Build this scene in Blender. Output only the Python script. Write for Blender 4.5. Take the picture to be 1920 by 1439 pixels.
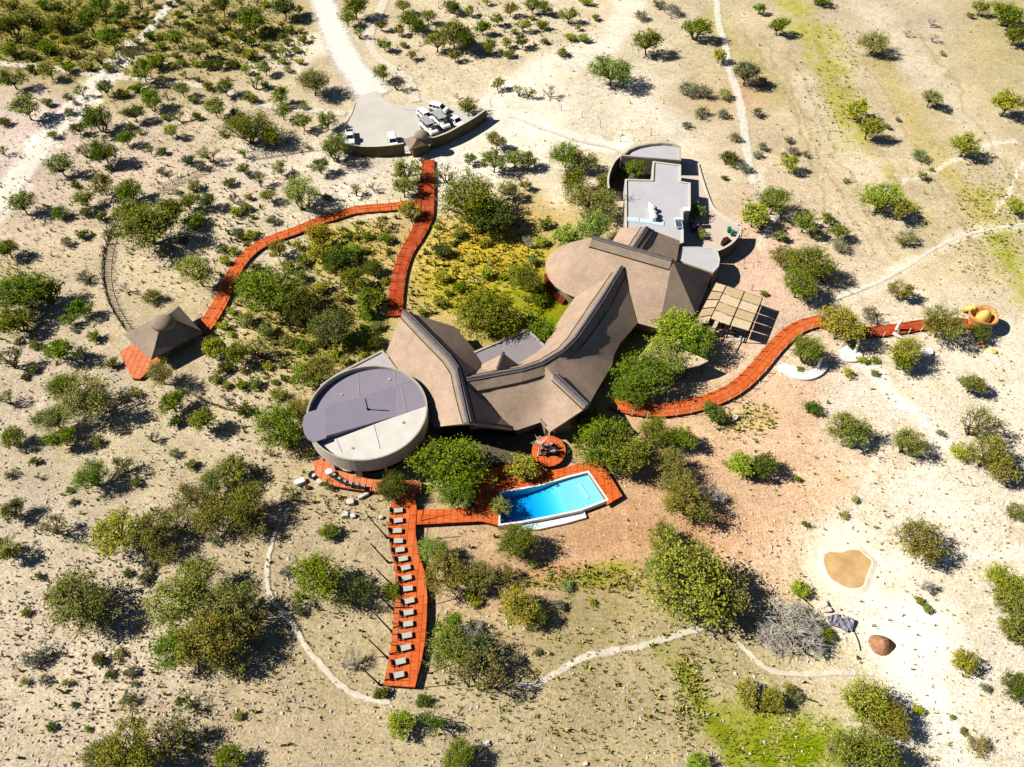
import bpy, bmesh, math, random
import numpy as np
from mathutils import Vector, Matrix
random.seed(7); rng = np.random.default_rng(7)
for o in list(bpy.data.objects): bpy.data.objects.remove(o)
SC = bpy.context.scene; COL = SC.collection

# ---------------------------------------------------------------- camera, sky, sun, exposure
H = 95.0; FPX = 1450.0; TH = math.radians(50)
cam = bpy.data.cameras.new('camera'); co = bpy.data.objects.new('camera', cam); COL.objects.link(co)
co.location = (0, 0, H); co.rotation_euler = (math.radians(90) - TH, 0, 0)
cam.sensor_width = 36; cam.lens = 36 * FPX / 1920; cam.clip_start = 1; cam.clip_end = 4000
SC.camera = co
SUN_EL = math.radians(40.5); SUN_AZ = math.radians(178)      # direction the light comes from (from -x)
W = bpy.data.worlds.new("World"); SC.world = W; W.use_nodes = True
nt = W.node_tree; bg = nt.nodes['Background']; sky = nt.nodes.new('ShaderNodeTexSky')
sky.sky_type = 'NISHITA'; sky.sun_disc = False; sky.sun_elevation = SUN_EL
sky.sun_rotation = math.radians(90) - SUN_AZ
sky.altitude = 2500; sky.air_density = .6; sky.dust_density = .1; sky.ozone_density = 2.0
nt.links.new(sky.outputs[0], bg.inputs[0]); bg.inputs[1].default_value = 0.05
sl = bpy.data.lights.new('sun', 'SUN'); so = bpy.data.objects.new('sun', sl); COL.objects.link(so)
sl.energy = 5.0; sl.angle = math.radians(0.5); sl.color = (1.0, 0.95, 0.87)
sd = Vector((math.cos(SUN_EL) * math.cos(SUN_AZ), math.cos(SUN_EL) * math.sin(SUN_AZ), math.sin(SUN_EL)))
so.rotation_euler = sd.to_track_quat('Z', 'Y').to_euler(); so.location = sd * 300
VS = SC.view_settings; VS.view_transform = 'Standard'; VS.look = 'None'; VS.gamma = 1.0; VS.use_curve_mapping = False
VS.exposure = 0.68
SC.cycles.max_bounces = 5; SC.cycles.diffuse_bounces = 1

# ---------------------------------------------------------------- helpers
def at(u, v, z=0.0):
    x = (u - 960) / FPX; y = -(v - 719.5) / FPX
    dx, dy, dz = x, math.cos(TH) + y * math.sin(TH), -math.sin(TH) + y * math.cos(TH)
    t = (z - H) / dz
    return Vector((dx * t, dy * t, z))
def mpp(u, v, z=0.0):                       # metres per photo pixel there
    y = -(v - 719.5) / FPX
    return (H - z) / (math.sin(TH) - y * math.cos(TH)) / FPX
def proj_np(X, Y, Z=0.0):
    d = Y * math.cos(TH) - (Z - H) * math.sin(TH)
    up = Y * math.sin(TH) + (Z - H) * math.cos(TH)
    return 960 + FPX * X / d, 719.5 - FPX * up / d
def s2l(c):
    return tuple(((x / 255) / 12.92 if x / 255 <= 0.04045 else ((x / 255 + 0.055) / 1.055) ** 2.4) for x in c)

def mat(name, col, rough=0.85, spec=0.25, metal=0.0, noise=None, bump=None, coords='Object'):
    """noise=(scale, low, high) multiplies the colour; bump=(scale, strength)"""
    m = bpy.data.materials.new(name); m.use_nodes = True; t = m.node_tree; N = t.nodes; L = t.links
    b = N['Principled BSDF']; b.inputs['Roughness'].default_value = rough
    b.inputs['Specular IOR Level'].default_value = spec; b.inputs['Metallic'].default_value = metal
    b.inputs['Base Color'].default_value = (*col, 1)
    tc = N.new('ShaderNodeTexCoord')
    if noise:
        n = N.new('ShaderNodeTexNoise'); n.inputs['Scale'].default_value = noise[0]; n.inputs['Detail'].default_value = 5
        L.new(tc.outputs[coords], n.inputs['Vector'])
        r = N.new('ShaderNodeMapRange'); r.inputs['From Min'].default_value = .3; r.inputs['From Max'].default_value = .7
        r.inputs['To Min'].default_value = noise[1]; r.inputs['To Max'].default_value = noise[2]
        L.new(n.outputs['Fac'], r.inputs['Value'])
        mx = N.new('ShaderNodeVectorMath'); mx.operation = 'SCALE'; mx.inputs[0].default_value = col
        L.new(r.outputs[0], mx.inputs['Scale']); L.new(mx.outputs[0], b.inputs['Base Color'])
    if bump:
        n2 = N.new('ShaderNodeTexNoise'); n2.inputs['Scale'].default_value = bump[0]; n2.inputs['Detail'].default_value = 4
        L.new(tc.outputs[coords], n2.inputs['Vector'])
        bp = N.new('ShaderNodeBump'); bp.inputs['Strength'].default_value = bump[1]; bp.inputs['Distance'].default_value = .1
        L.new(n2.outputs['Fac'], bp.inputs['Height']); L.new(bp.outputs[0], b.inputs['Normal'])
    return m

class MB:
    def __init__(s): s.v = []; s.f = []
    def add(s, vs, fs):
        o = len(s.v); s.v += [tuple(p) for p in vs]; s.f += [tuple(i + o for i in f) for f in fs]; return s
    def box(s, c, d, rz=0, tilt=None):
        M = Matrix.Rotation(rz, 3, 'Z')
        if tilt is not None: M = M @ Matrix.Rotation(tilt, 3, 'Y')
        vs = [Vector(c) + M @ Vector((x * d[0] / 2, y * d[1] / 2, z * d[2] / 2)) for x in (-1, 1) for y in (-1, 1) for z in (-1, 1)]
        return s.add(vs, [(0, 1, 3, 2), (4, 6, 7, 5), (0, 4, 5, 1), (2, 3, 7, 6), (0, 2, 6, 4), (1, 5, 7, 3)])
    def tube(s, pts, rad, n=6, cap=True):
        pts = [Vector(p) for p in pts]; R = rad if isinstance(rad, (list, tuple)) else [rad] * len(pts)
        vs = []; fs = []
        for i, p in enumerate(pts):
            d = (pts[min(i + 1, len(pts) - 1)] - pts[max(i - 1, 0)]).normalized()
            a = d.orthogonal().normalized() if i == 0 else (a - d * a.dot(d)).normalized()
            b = d.cross(a)
            for k in range(n):
                t = 2 * math.pi * k / n; vs.append(p + (a * math.cos(t) + b * math.sin(t)) * R[i])
        for i in range(len(pts) - 1):
            for k in range(n):
                fs.append((i * n + k, i * n + (k + 1) % n, (i + 1) * n + (k + 1) % n, (i + 1) * n + k))
        if cap: fs += [tuple(range(n))[::-1], tuple((len(pts) - 1) * n + k for k in range(n))]
        return s.add(vs, fs)
    def prism(s, pts, z0, z1):
        n = len(pts); zz = z1 if isinstance(z1, (list, tuple)) else [z1] * n
        A = sum(pts[i][0] * pts[(i + 1) % n][1] - pts[(i + 1) % n][0] * pts[i][1] for i in range(n))
        if A < 0: pts = list(pts)[::-1]; zz = zz[::-1]
        vs = [(p[0], p[1], z0) for p in pts] + [(p[0], p[1], z) for p, z in zip(pts, zz)]
        fs = [tuple(range(n))[::-1], tuple(range(n, 2 * n))] + [(i, (i + 1) % n, n + (i + 1) % n, n + i) for i in range(n)]
        return s.add(vs, fs)
    def cyl(s, c, r, h, n=16, r2=None):
        r2 = r if r2 is None else r2
        vs = [(c[0] + r * math.cos(2 * math.pi * k / n), c[1] + r * math.sin(2 * math.pi * k / n), c[2]) for k in range(n)]
        vs += [(c[0] + r2 * math.cos(2 * math.pi * k / n), c[1] + r2 * math.sin(2 * math.pi * k / n), c[2] + h) for k in range(n)]
        return s.add(vs, [tuple(range(n))[::-1], tuple(range(n, 2 * n))] + [(k, (k + 1) % n, n + (k + 1) % n, n + k) for k in range(n)])
    def wheel(s, c, r, w, axis, n=14):
        a = Vector(axis).normalized() * w / 2
        return s.tube([Vector(c) - a, Vector(c) + a], r, n)
    def build(s, name, m=None, parent=None, solid=0, smooth=False, bevel=0, merge=0):
        me = bpy.data.meshes.new(name); me.from_pydata(s.v, [], s.f)
        if merge or smooth:
            bm = bmesh.new(); bm.from_mesh(me); bmesh.ops.remove_doubles(bm, verts=bm.verts, dist=max(merge, .0005))
            bmesh.ops.recalc_face_normals(bm, faces=bm.faces); bm.to_mesh(me); bm.free()
        me.update()
        o = bpy.data.objects.new(name, me); COL.objects.link(o)
        if m: me.materials.append(m)
        if parent: o.parent = parent
        if solid:
            k = o.modifiers.new('s', 'SOLIDIFY'); k.thickness = solid; k.offset = -1
            if merge and not smooth:
                for p in me.polygons: p.use_smooth = True
                k = o.modifiers.new('e', 'EDGE_SPLIT'); k.split_angle = math.radians(24)
        if bevel:
            k = o.modifiers.new('b', 'BEVEL'); k.width = bevel; k.segments = 2; k.limit_method = 'ANGLE'
        if smooth:
            for p in me.polygons: p.use_smooth = True
        return o

def tag(o, label=None, cat=None, group=None, kind=None):
    if label: o['label'] = label
    if cat: o['category'] = cat
    if group: o['group'] = group
    if kind: o['kind'] = kind
    return o
def empty(name, loc, label=None, cat=None, group=None, rz=0):
    o = bpy.data.objects.new(name, None); COL.objects.link(o); o.location = loc; o.rotation_euler = (0, 0, rz)
    o.empty_display_size = .3
    return tag(o, label, cat, group)
def copy_tree(o, parent=None):
    c = o.copy(); COL.objects.link(c)
    if parent: c.parent = parent
    for ch in list(KIDS.get(o.name, o.children)): copy_tree(ch, c)
    return c
KIDS = {}
def origin(o, parent=None):                # world mesh under an Empty that is not at the origin
    o.matrix_parent_inverse = Matrix.Translation(-Vector(parent.location)) if parent else o.matrix_parent_inverse
    return o
def part(mb, name, m, root, **k):          # mesh given in world coordinates, root has a location but no rotation
    return origin(mb.build(name, m, root, **k), root)
def sub(mb, name, m, par, **k): return mb.build(name, m, par, **k)   # parent is itself a part with world data
def smoothline(pts, n=6):
    P = [Vector(p) for p in pts]; out = []
    for i in range(len(P) - 1):
        a, b, c, d = P[max(i - 1, 0)], P[i], P[i + 1], P[min(i + 2, len(P) - 1)]
        for k in range(n):
            t = k / n
            out.append(.5 * ((2 * b) + (c - a) * t + (2 * a - 5 * b + 4 * c - d) * t * t + (3 * b - a - 3 * c + d) * t ** 3))
    out.append(P[-1]); return out
def sides(line, w):                         # left/right offset of a polyline in xy
    L = []; R = []; W_ = w if isinstance(w, (list, tuple)) else [w] * len(line)
    for i, p in enumerate(line):
        d = line[min(i + 1, len(line) - 1)] - line[max(i - 1, 0)]; d.z = 0; d.normalize(); n = Vector((-d.y, d.x, 0))
        L.append(p + n * W_[i] / 2); R.append(p - n * W_[i] / 2)
    return L, R
def interp(w, n):
    return [float(x) for x in np.interp(np.linspace(0, len(w) - 1, n), range(len(w)), w)]

# ---------------------------------------------------------------- materials
def ground_mat():
    m = bpy.data.materials.new('sand_and_gravel'); m.use_nodes = True; t = m.node_tree; N = t.nodes; L = t.links
    b = N['Principled BSDF']; b.inputs['Roughness'].default_value = .95; b.inputs['Specular IOR Level'].default_value = .05
    at_ = N.new('ShaderNodeAttribute'); at_.attribute_name = 'soil'
    g = N.new('ShaderNodeAttribute'); g.attribute_name = 'grit'
    tc = N.new('ShaderNodeTexCoord')
    def noise(sc, det, rough=.6, dist=0):
        n = N.new('ShaderNodeTexNoise'); n.inputs['Scale'].default_value = sc; n.inputs['Detail'].default_value = det
        n.inputs['Roughness'].default_value = rough; n.inputs['Distortion'].default_value = dist
        L.new(tc.outputs['Object'], n.inputs['Vector']); return n.outputs['Fac']
    def rng_(f, a, b_, lo, hi):
        r = N.new('ShaderNodeMapRange'); r.inputs['From Min'].default_value = a; r.inputs['From Max'].default_value = b_
        r.inputs['To Min'].default_value = lo; r.inputs['To Max'].default_value = hi; L.new(f, r.inputs['Value']); return r.outputs[0]
    def mul(a, b_):
        x = N.new('ShaderNodeMath'); x.operation = 'MULTIPLY'; L.new(a, x.inputs[0]); L.new(b_, x.inputs[1]); return x.outputs[0]
    n1 = rng_(noise(.09, 4), .3, .7, .88, 1.2)          # broad patches
    n2 = rng_(noise(.8, 6, .7), .32, .68, .86, 1.16)      # clods
    n3 = rng_(noise(3.2, 5, .75), .38, .58, .66, 1.12)      # pebbles
    mixg = N.new('ShaderNodeMix'); mixg.data_type = 'FLOAT'
    L.new(g.outputs['Fac'], mixg.inputs['Factor']); mixg.inputs[2].default_value = 1.0; L.new(mul(n2, n3), mixg.inputs[3])
    f = mul(n1, mixg.outputs[0])
    # brown-green dry litter patches
    lit = rng_(noise(.35, 6, .7, .6), .5, .66, 0, .6)
    lit2 = mul(lit, g.outputs['Fac'])
    sc = N.new('ShaderNodeVectorMath'); sc.operation = 'SCALE'; L.new(at_.outputs['Color'], sc.inputs[0]); L.new(f, sc.inputs['Scale'])
    mx = N.new('ShaderNodeMix'); mx.data_type = 'RGBA'; mx.blend_type = 'MULTIPLY'
    L.new(lit2, mx.inputs['Factor']); L.new(sc.outputs[0], mx.inputs[6]); mx.inputs[7].default_value = (.80, .75, .58, 1)
    L.new(mx.outputs[2], b.inputs['Base Color'])
    bp = N.new('ShaderNodeBump'); bp.inputs['Strength'].default_value = .6; bp.inputs['Distance'].default_value = .12
    L.new(mul(noise(1.6, 8, .75), g.outputs['Fac']), bp.inputs['Height']); L.new(bp.outputs[0], b.inputs['Normal'])
    return m
def leaf_mat():
    m = bpy.data.materials.new('foliage'); m.use_nodes = True; t = m.node_tree; N = t.nodes; L = t.links
    N.remove(N['Principled BSDF']); out = N['Material Output']
    oi = N.new('ShaderNodeObjectInfo'); tc = N.new('ShaderNodeTexCoord')
    n = N.new('ShaderNodeTexNoise'); n.inputs['Scale'].default_value = 16; n.inputs['Detail'].default_value = 5; n.inputs['Roughness'].default_value = .8
    L.new(tc.outputs['Object'], n.inputs['Vector'])
    r = N.new('ShaderNodeMapRange'); r.inputs['From Min'].default_value = .35; r.inputs['From Max'].default_value = .65
    r.inputs['To Min'].default_value = .3; r.inputs['To Max'].default_value = 2.0; L.new(n.outputs['Fac'], r.inputs['Value'])
    s = N.new('ShaderNodeVectorMath'); s.operation = 'SCALE'; L.new(oi.outputs['Color'], s.inputs[0]); L.new(r.outputs[0], s.inputs['Scale'])
    n2 = N.new('ShaderNodeTexNoise'); n2.inputs['Scale'].default_value = 1.7; L.new(tc.outputs['Object'], n2.inputs['Vector'])
    r2 = N.new('ShaderNodeMapRange'); r2.inputs['From Min'].default_value = .45; r2.inputs['From Max'].default_value = .7
    r2.inputs['To Max'].default_value = .5; L.new(n2.outputs['Fac'], r2.inputs['Value'])
    mx = N.new('ShaderNodeMix'); mx.data_type = 'RGBA'; L.new(r2.outputs[0], mx.inputs['Factor']); L.new(s.outputs[0], mx.inputs[6])
    mx.inputs[7].default_value = (.17, .20, .015, 1)
    d = N.new('ShaderNodeBsdfDiffuse'); tr = N.new('ShaderNodeBsdfTranslucent'); ms = N.new('ShaderNodeMixShader')
    ms.inputs[0].default_value = .15
    L.new(mx.outputs[2], d.inputs[0]); L.new(mx.outputs[2], tr.inputs[0]); L.new(d.outputs[0], ms.inputs[1]); L.new(tr.outputs[0], ms.inputs[2])
    L.new(ms.outputs[0], out.inputs['Surface']); return m
def deck_mat(name, c1, c2):
    """boards: seams come from UV (u = metres along, v = metres across)"""
    m = bpy.data.materials.new(name); m.use_nodes = True; t = m.node_tree; N = t.nodes; L = t.links
    b = N['Principled BSDF']; b.inputs['Roughness'].default_value = .75; b.inputs['Specular IOR Level'].default_value = .1
    tc = N.new('ShaderNodeTexCoord')
    br = N.new('ShaderNodeTexBrick'); br.offset = .5; br.inputs['Scale'].default_value = 1
    br.inputs['Brick Width'].default_value = 2.4; br.inputs['Row Height'].default_value = .95
    br.inputs['Mortar Size'].default_value = .035; br.inputs['Color1'].default_value = (*c1, 1); br.inputs['Color2'].default_value = (*c2, 1)
    br.inputs['Mortar'].default_value = (.13, .022, .006, 1)
    L.new(tc.outputs['UV'], br.inputs['Vector'])
    mp = N.new('ShaderNodeMapping'); mp.inputs['Scale'].default_value = (6, .7, 1); L.new(tc.outputs['UV'], mp.inputs['Vector'])
    n = N.new('ShaderNodeTexNoise'); n.inputs['Scale'].default_value = 1.0; n.inputs['Detail'].default_value = 4; L.new(mp.outputs[0], n.inputs['Vector'])
    r = N.new('ShaderNodeMapRange'); r.inputs['From Min'].default_value = .3; r.inputs['From Max'].default_value = .7
    r.inputs['To Min'].default_value = .7; r.inputs['To Max'].default_value = 1.25; L.new(n.outputs['Fac'], r.inputs['Value'])
    s = N.new('ShaderNodeVectorMath'); s.operation = 'SCALE'; L.new(br.outputs['Color'], s.inputs[0]); L.new(r.outputs[0], s.inputs['Scale'])
    d = N.new('ShaderNodeTexNoise'); d.inputs['Scale'].default_value = .55; d.inputs['Detail'].default_value = 6; d.inputs['Roughness'].default_value = .7; L.new(tc.outputs['Object'], d.inputs['Vector'])
    dr = N.new('ShaderNodeMapRange'); dr.inputs['From Min'].default_value = .48; dr.inputs['From Max'].default_value = .72; dr.inputs['To Max'].default_value = .38; L.new(d.outputs['Fac'], dr.inputs['Value'])
    mx = N.new('ShaderNodeMix'); mx.data_type = 'RGBA'; L.new(dr.outputs[0], mx.inputs['Factor']); L.new(s.outputs[0], mx.inputs[6]); mx.inputs[7].default_value = (.50, .24, .12, 1)
    L.new(mx.outputs[2], b.inputs['Base Color']); return m
def thatch_mat(name, col):
    m = bpy.data.materials.new(name); m.use_nodes = True; t = m.node_tree; N = t.nodes; L = t.links
    b = N['Principled BSDF']; b.inputs['Roughness'].default_value = 1; b.inputs['Specular IOR Level'].default_value = .0
    tc = N.new('ShaderNodeTexCoord')
    def noise(sc, det, rough=.65):
        n = N.new('ShaderNodeTexNoise'); n.inputs['Scale'].default_value = sc; n.inputs['Detail'].default_value = det
        n.inputs['Roughness'].default_value = rough; L.new(tc.outputs['Object'], n.inputs['Vector']); return n
    def rg(f, a, b_, lo, hi):
        r = N.new('ShaderNodeMapRange'); r.inputs['From Min'].default_value = a; r.inputs['From Max'].default_value = b_
        r.inputs['To Min'].default_value = lo; r.inputs['To Max'].default_value = hi; L.new(f, r.inputs['Value']); return r.outputs[0]
    a = rg(noise(.35, 6, .75).outputs['Fac'], .32, .68, .8, 1.16); c = rg(noise(3.5, 6, .8).outputs['Fac'], .35, .65, .82, 1.15)
    x = N.new('ShaderNodeMath'); x.operation = 'MULTIPLY'; L.new(a, x.inputs[0]); L.new(c, x.inputs[1])
    s = N.new('ShaderNodeVectorMath'); s.operation = 'SCALE'; s.inputs[0].default_value = col; L.new(x.outputs[0], s.inputs['Scale'])
    L.new(s.outputs[0], b.inputs['Base Color'])
    bp = N.new('ShaderNodeBump'); bp.inputs['Strength'].default_value = .5; bp.inputs['Distance'].default_value = .06
    L.new(noise(5, 5, .8).outputs['Fac'], bp.inputs['Height']); L.new(bp.outputs[0], b.inputs['Normal']); return m
def sheet_mat(name, col, ang, pitch, lo):
    m = mat(name, col, .5, .3); t = m.node_tree; N = t.nodes; L = t.links; b = N['Principled BSDF']
    tc = N.new('ShaderNodeTexCoord'); mp = N.new('ShaderNodeMapping'); mp.inputs['Rotation'].default_value = (0, 0, ang)
    L.new(tc.outputs['Object'], mp.inputs['Vector'])
    w = N.new('ShaderNodeTexWave'); w.inputs['Scale'].default_value = pitch; w.inputs['Distortion'].default_value = .3; w.inputs['Detail'].default_value = 1
    L.new(mp.outputs[0], w.inputs['Vector'])
    n = N.new('ShaderNodeTexNoise'); n.inputs['Scale'].default_value = .6; n.inputs['Detail'].default_value = 5; L.new(tc.outputs['Object'], n.inputs['Vector'])
    x = N.new('ShaderNodeMath'); x.operation = 'MULTIPLY_ADD'; L.new(w.outputs['Fac'], x.inputs[0]); x.inputs[1].default_value = .5
    L.new(n.outputs['Fac'], x.inputs[2])
    r = N.new('ShaderNodeMapRange'); r.inputs['From Min'].default_value = .4; r.inputs['From Max'].default_value = 1.1
    r.inputs['To Min'].default_value = lo; r.inputs['To Max'].default_value = 1.08; L.new(x.outputs[0], r.inputs['Value'])
    s = N.new('ShaderNodeVectorMath'); s.operation = 'SCALE'; s.inputs[0].default_value = col; L.new(r.outputs[0], s.inputs['Scale'])
    L.new(s.outputs[0], b.inputs['Base Color']); return m

M = {}
M['bank'] = mat('damp_sand', (.76, .69, .54), .95, .05, noise=(1, .85, 1.08))
M['ground'] = ground_mat(); M['leaf'] = leaf_mat()
M['bark'] = mat('bark', (.07, .05, .035), .95, .05, noise=(3, .6, 1.4))
M['deadwood'] = mat('dead_wood', (.42, .38, .32), .9, .05, noise=(3, .7, 1.2))
M['white_wood'] = mat('bleached_wood', (.72, .68, .6), .8, .1, noise=(2, .8, 1.1))
M['thatch'] = thatch_mat('thatch', (.365, .265, .192))
M['thatch_grey'] = thatch_mat('weathered_thatch', (.25, .195, .145))
M['thatch_ridge'] = thatch_mat('ridge_thatch', (.25, .195, .145))
M['cap'] = mat('ridge_capping', (.085, .072, .08), .8, .2, noise=(2, .7, 1.25))
M['concrete'] = mat('grey_roof_screed', (.40, .37, .37), .8, .2, noise=(.5, .93, 1.06), bump=(4, .1))
M['roofgrey'] = mat('pale_grey_roof', (.425, .42, .43), .75, .2, noise=(.35, .95, 1.05), bump=(4, .08))
M['roofgrey_dk'] = mat('dark_grey_roof', (.235, .21, .22), .8, .2, noise=(.5, .94, 1.06))
M['dgsheet'] = sheet_mat('dark_roof_sheets', (.215, .195, .235), math.radians(73), 1.2, .93)
M['whsheet'] = sheet_mat('white_roof_sheets', (.58, .545, .49), math.radians(73), 1.2, .84)
M['plaster'] = mat('beige_plaster', (.38, .34, .28), .9, .1, noise=(1, .9, 1.08))
M['palewall'] = mat('pale_plaster', (.54, .50, .43), .9, .1, noise=(1, .9, 1.06))
M['wallbrown'] = mat('brown_plaster', (.2, .165, .115), .9, .1, noise=(1, .85, 1.1))
M['darkwall'] = mat('dark_plaster_and_shade', (.10, .085, .05), .95, .05, noise=(1, .8, 1.2))
M['wood_dk'] = mat('dark_timber', (.035, .02, .015), .8, .1, noise=(3, .7, 1.3))
M['deck'] = deck_mat('orange_deck_boards', (.62, .13, .028), (.52, .095, .018))
M['deckside'] = mat('deck_side', (.16, .03, .01), .8, .1)
M['deck_red'] = deck_mat('red_deck_boards', (.44, .062, .014), (.34, .045, .012))
M['deck_pale'] = deck_mat('faded_deck_boards', (.66, .20, .085), (.6, .17, .07))
M['paving'] = mat('parking_screed', (.49, .46, .41), .9, .1, noise=(.25, .93, 1.06), bump=(5, .1))
M['yard'] = mat('yard_screed', (.52, .43, .35), .9, .1, noise=(.3, .92, 1.06))
M['gravel'] = mat('white_gravel', (.80, .75, .66), .95, .05, noise=(1.2, .88, 1.08))
M['trail'] = mat('trodden_sand', (.63, .55, .43), .95, .05, noise=(.9, .85, 1.12))
M['white'] = mat('white_paint', (.78, .78, .76), .35, .5)
M['whitestone'] = mat('white_concrete', (.74, .72, .67), .7, .2, noise=(1.2, .84, 1.06))
M['glass'] = mat('dark_glass', (.012, .014, .02), .08, .6)
M['tyre'] = mat('rubber', (.02, .02, .02), .9, .1)
M['rim'] = mat('wheel_rim', (.35, .35, .36), .4, .5, .6)
M['canvas'] = mat('grey_canvas', (.33, .325, .325), .9, .1, noise=(4, .9, 1.06))
M['black'] = mat('black_plastic', (.02, .02, .024), .6, .3)
M['cushion'] = mat('pale_cushion', (.44, .42, .36), .95, .05, noise=(6, .92, 1.05))
M['seatgrey'] = mat('grey_seat', (.30, .30, .32), .8, .2)
M['reed'] = mat('reed_panels', (.58, .46, .30), .95, .05, noise=(2.5, .78, 1.12))
M['reed2'] = mat('darker_reed', (.50, .37, .21), .95, .05, noise=(2.5, .78, 1.12))
M['rock'] = mat('pale_rock', (.62, .57, .50), .95, .05, noise=(1.5, .75, 1.1), bump=(3, .4))
M['mound'] = mat('red_brown_soil', (.34, .175, .095), 1, 0, noise=(2.5, .65, 1.25), bump=(4, 1.0))
M['metal'] = mat('galvanised_metal', (.55, .60, .68), .45, .5, .2)
M['tarp'] = mat('grey_sheeting', (.20, .19, .24), .6, .3, noise=(2, .6, 1.3))
M['skylight'] = mat('pale_blue_sheet', (.50, .66, .76), .3, .5, noise=(2, .8, 1.1))
M['solar'] = mat('solar_panel', (.06, .08, .14), .25, .6)
M['green_pl'] = mat('green_plastic', (.015, .16, .09), .5, .4)
M['redbrown'] = mat('red_brown_timber', (.11, .035, .03), .8, .1)
M['orange'] = mat('orange_paint', (.55, .26, .08), .9, .05, noise=(2.5, .6, 1.25), bump=(3, .5))
M['yellow'] = mat('yellow_paint', (.70, .48, .12), .7, .2, noise=(1, .9, 1.06))
M['pooltile'] = mat('pool_plaster', (.86, .90, .88), .8, .1)
M['mud'] = mat('muddy_water', (.52, .34, .15), .3, .4, noise=(.5, .78, 1.2))
def water_mat():
    m = bpy.data.materials.new('pool_water'); m.use_nodes = True; t = m.node_tree; N = t.nodes; L = t.links
    N.remove(N['Principled BSDF']); out = N['Material Output']
    tr = N.new('ShaderNodeBsdfTransparent'); gl = N.new('ShaderNodeBsdfGlossy'); gl.inputs['Roughness'].default_value = .05
    ms = N.new('ShaderNodeMixShader'); ms.inputs[0].default_value = .07
    wn = N.new('ShaderNodeTexNoise'); wn.inputs['Scale'].default_value = 2.5; wn.inputs['Detail'].default_value = 3; wb = N.new('ShaderNodeBump'); wb.inputs['Strength'].default_value = .5; wb.inputs['Distance'].default_value = .2
    L.new(wn.outputs['Fac'], wb.inputs['Height']); L.new(wb.outputs[0], gl.inputs['Normal'])
    L.new(tr.outputs[0], ms.inputs[1]); L.new(gl.outputs[0], ms.inputs[2]); L.new(ms.outputs[0], out.inputs['Surface'])
    va = N.new('ShaderNodeVolumeAbsorption'); va.inputs['Color'].default_value = (0.0, .83, .98, 1); va.inputs['Density'].default_value = 1.7
    L.new(va.outputs[0], out.inputs['Volume']); return m
M['water'] = water_mat()

# ---------------------------------------------------------------- ground
POOL = [(940, 926), (980, 919), (1017, 912), (1066, 897), (1102, 888), (1136, 938), (1089, 956), (1029, 969), (976, 979), (938, 984)]
CTRL = """50 250 215 195 180;50 700 198 182 158;50 1000 203 188 163;100 1250 213 196 170;300 1270 205 188 160;450 1380 188 170 138;600 1200 183 168 130
250 850 198 183 150;600 1050 190 172 138;900 1350 190 174 140;1150 1300 176 162 124;1100 1170 172 158 112;1250 1150 178 163 120;1000 1060 198 164 128
1150 1010 200 158 118;1300 1000 208 168 130;1400 1000 222 188 152;1500 920 226 188 152;1480 770 226 188 152;1600 760 236 220 198;1750 950 238 226 204
1850 700 238 225 200;1750 1250 244 234 214;1550 1230 214 200 165;1850 1380 233 219 194;1400 1250 188 174 128;1400 560 222 190 165;1430 480 220 188 160
1600 450 214 197 165;1800 450 204 188 148;1800 250 205 189 152;1500 200 204 187 152;1350 150 200 184 146;1200 200 224 213 188;1000 220 240 230 208
900 120 216 200 168;1250 330 222 206 178;850 330 240 230 214;650 320 224 210 190;500 330 214 198 174;650 370 232 222 200;500 450 214 198 170
450 70 180 162 116;100 60 152 138 84;250 280 210 191 166;700 450 200 172 105;900 490 200 172 104;820 520 204 178 116;960 440 208 180 116;1050 600 160 155 40
540 620 186 166 108;420 700 205 188 155;200 110 176 160 108;520 200 208 192 160;1700 60 205 190 160;1900 60 190 176 130;1700 620 232 216 188;1600 1000 242 228 200;1290 960 206 164 126""".replace('\n', ';')
# patches: u v ru rv r g b strength
BLOBS = """1590 1065 75 60 250 240 214 .95;1700 1180 110 90 252 246 228 .9;1600 1000 60 30 248 238 214 .8;1480 1400 110 70 128 146 14 1.1;1400 1360 90 55 150 158 30 .9
1100 1085 120 25 140 145 30 .8;1180 1060 60 14 160 165 40 .7;1050 605 60 70 120 130 8 .9;1000 520 70 60 150 150 20 .7;900 490 130 85 214 184 50 .85;860 540 90 50 170 172 36 .6;980 560 70 40 140 150 24 .7
1540 100 30 90 176 176 70 .0;1870 470 40 90 150 160 30 .0;1170 1000 120 40 198 154 114 .5;1480 840 60 110 232 194 158 .7;1400 560 90 70 226 192 168 .6
700 240 60 40 244 234 212 .7;860 330 90 40 246 238 222 .5;40 300 50 60 220 202 192 .5;100 200 60 40 225 208 196 .5;1040 1070 70 20 200 150 112 .7
1636 1153 12 9 226 150 96 .9;1680 1055 60 40 250 242 220 .7;1450 1110 50 60 222 190 150 .5;1560 1160 40 40 246 232 206 .6;1200 780 60 25 206 168 130 .5
110 50 160 70 150 146 52 .55;420 60 110 60 172 166 84 .5;620 470 60 40 170 160 50 .55;560 570 90 50 160 154 56 .5;680 600 60 60 150 150 40 .5;600 650 90 50 156 150 60 .45;450 640 60 50 196 180 120 .4;20 560 60 80 150 150 60 .4;1250 40 90 50 214 200 172 .5;1310 190 60 40 185 150 110 .35;1400 180 40 40 205 150 110 .4
820 470 60 40 216 190 90 .5;650 460 70 60 190 170 70 .5;960 960 60 20 200 160 120 .4;1340 1000 120 40 208 160 120 .5;650 600 60 60 150 140 50 .5
1390 700 60 30 224 192 160 .6;1400 780 60 30 214 190 110 .5;1800 560 60 40 226 212 180 .5;340 420 80 40 200 186 140 .3;1230 1090 60 40 150 150 50 .35""".replace('\n', ';')
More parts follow.
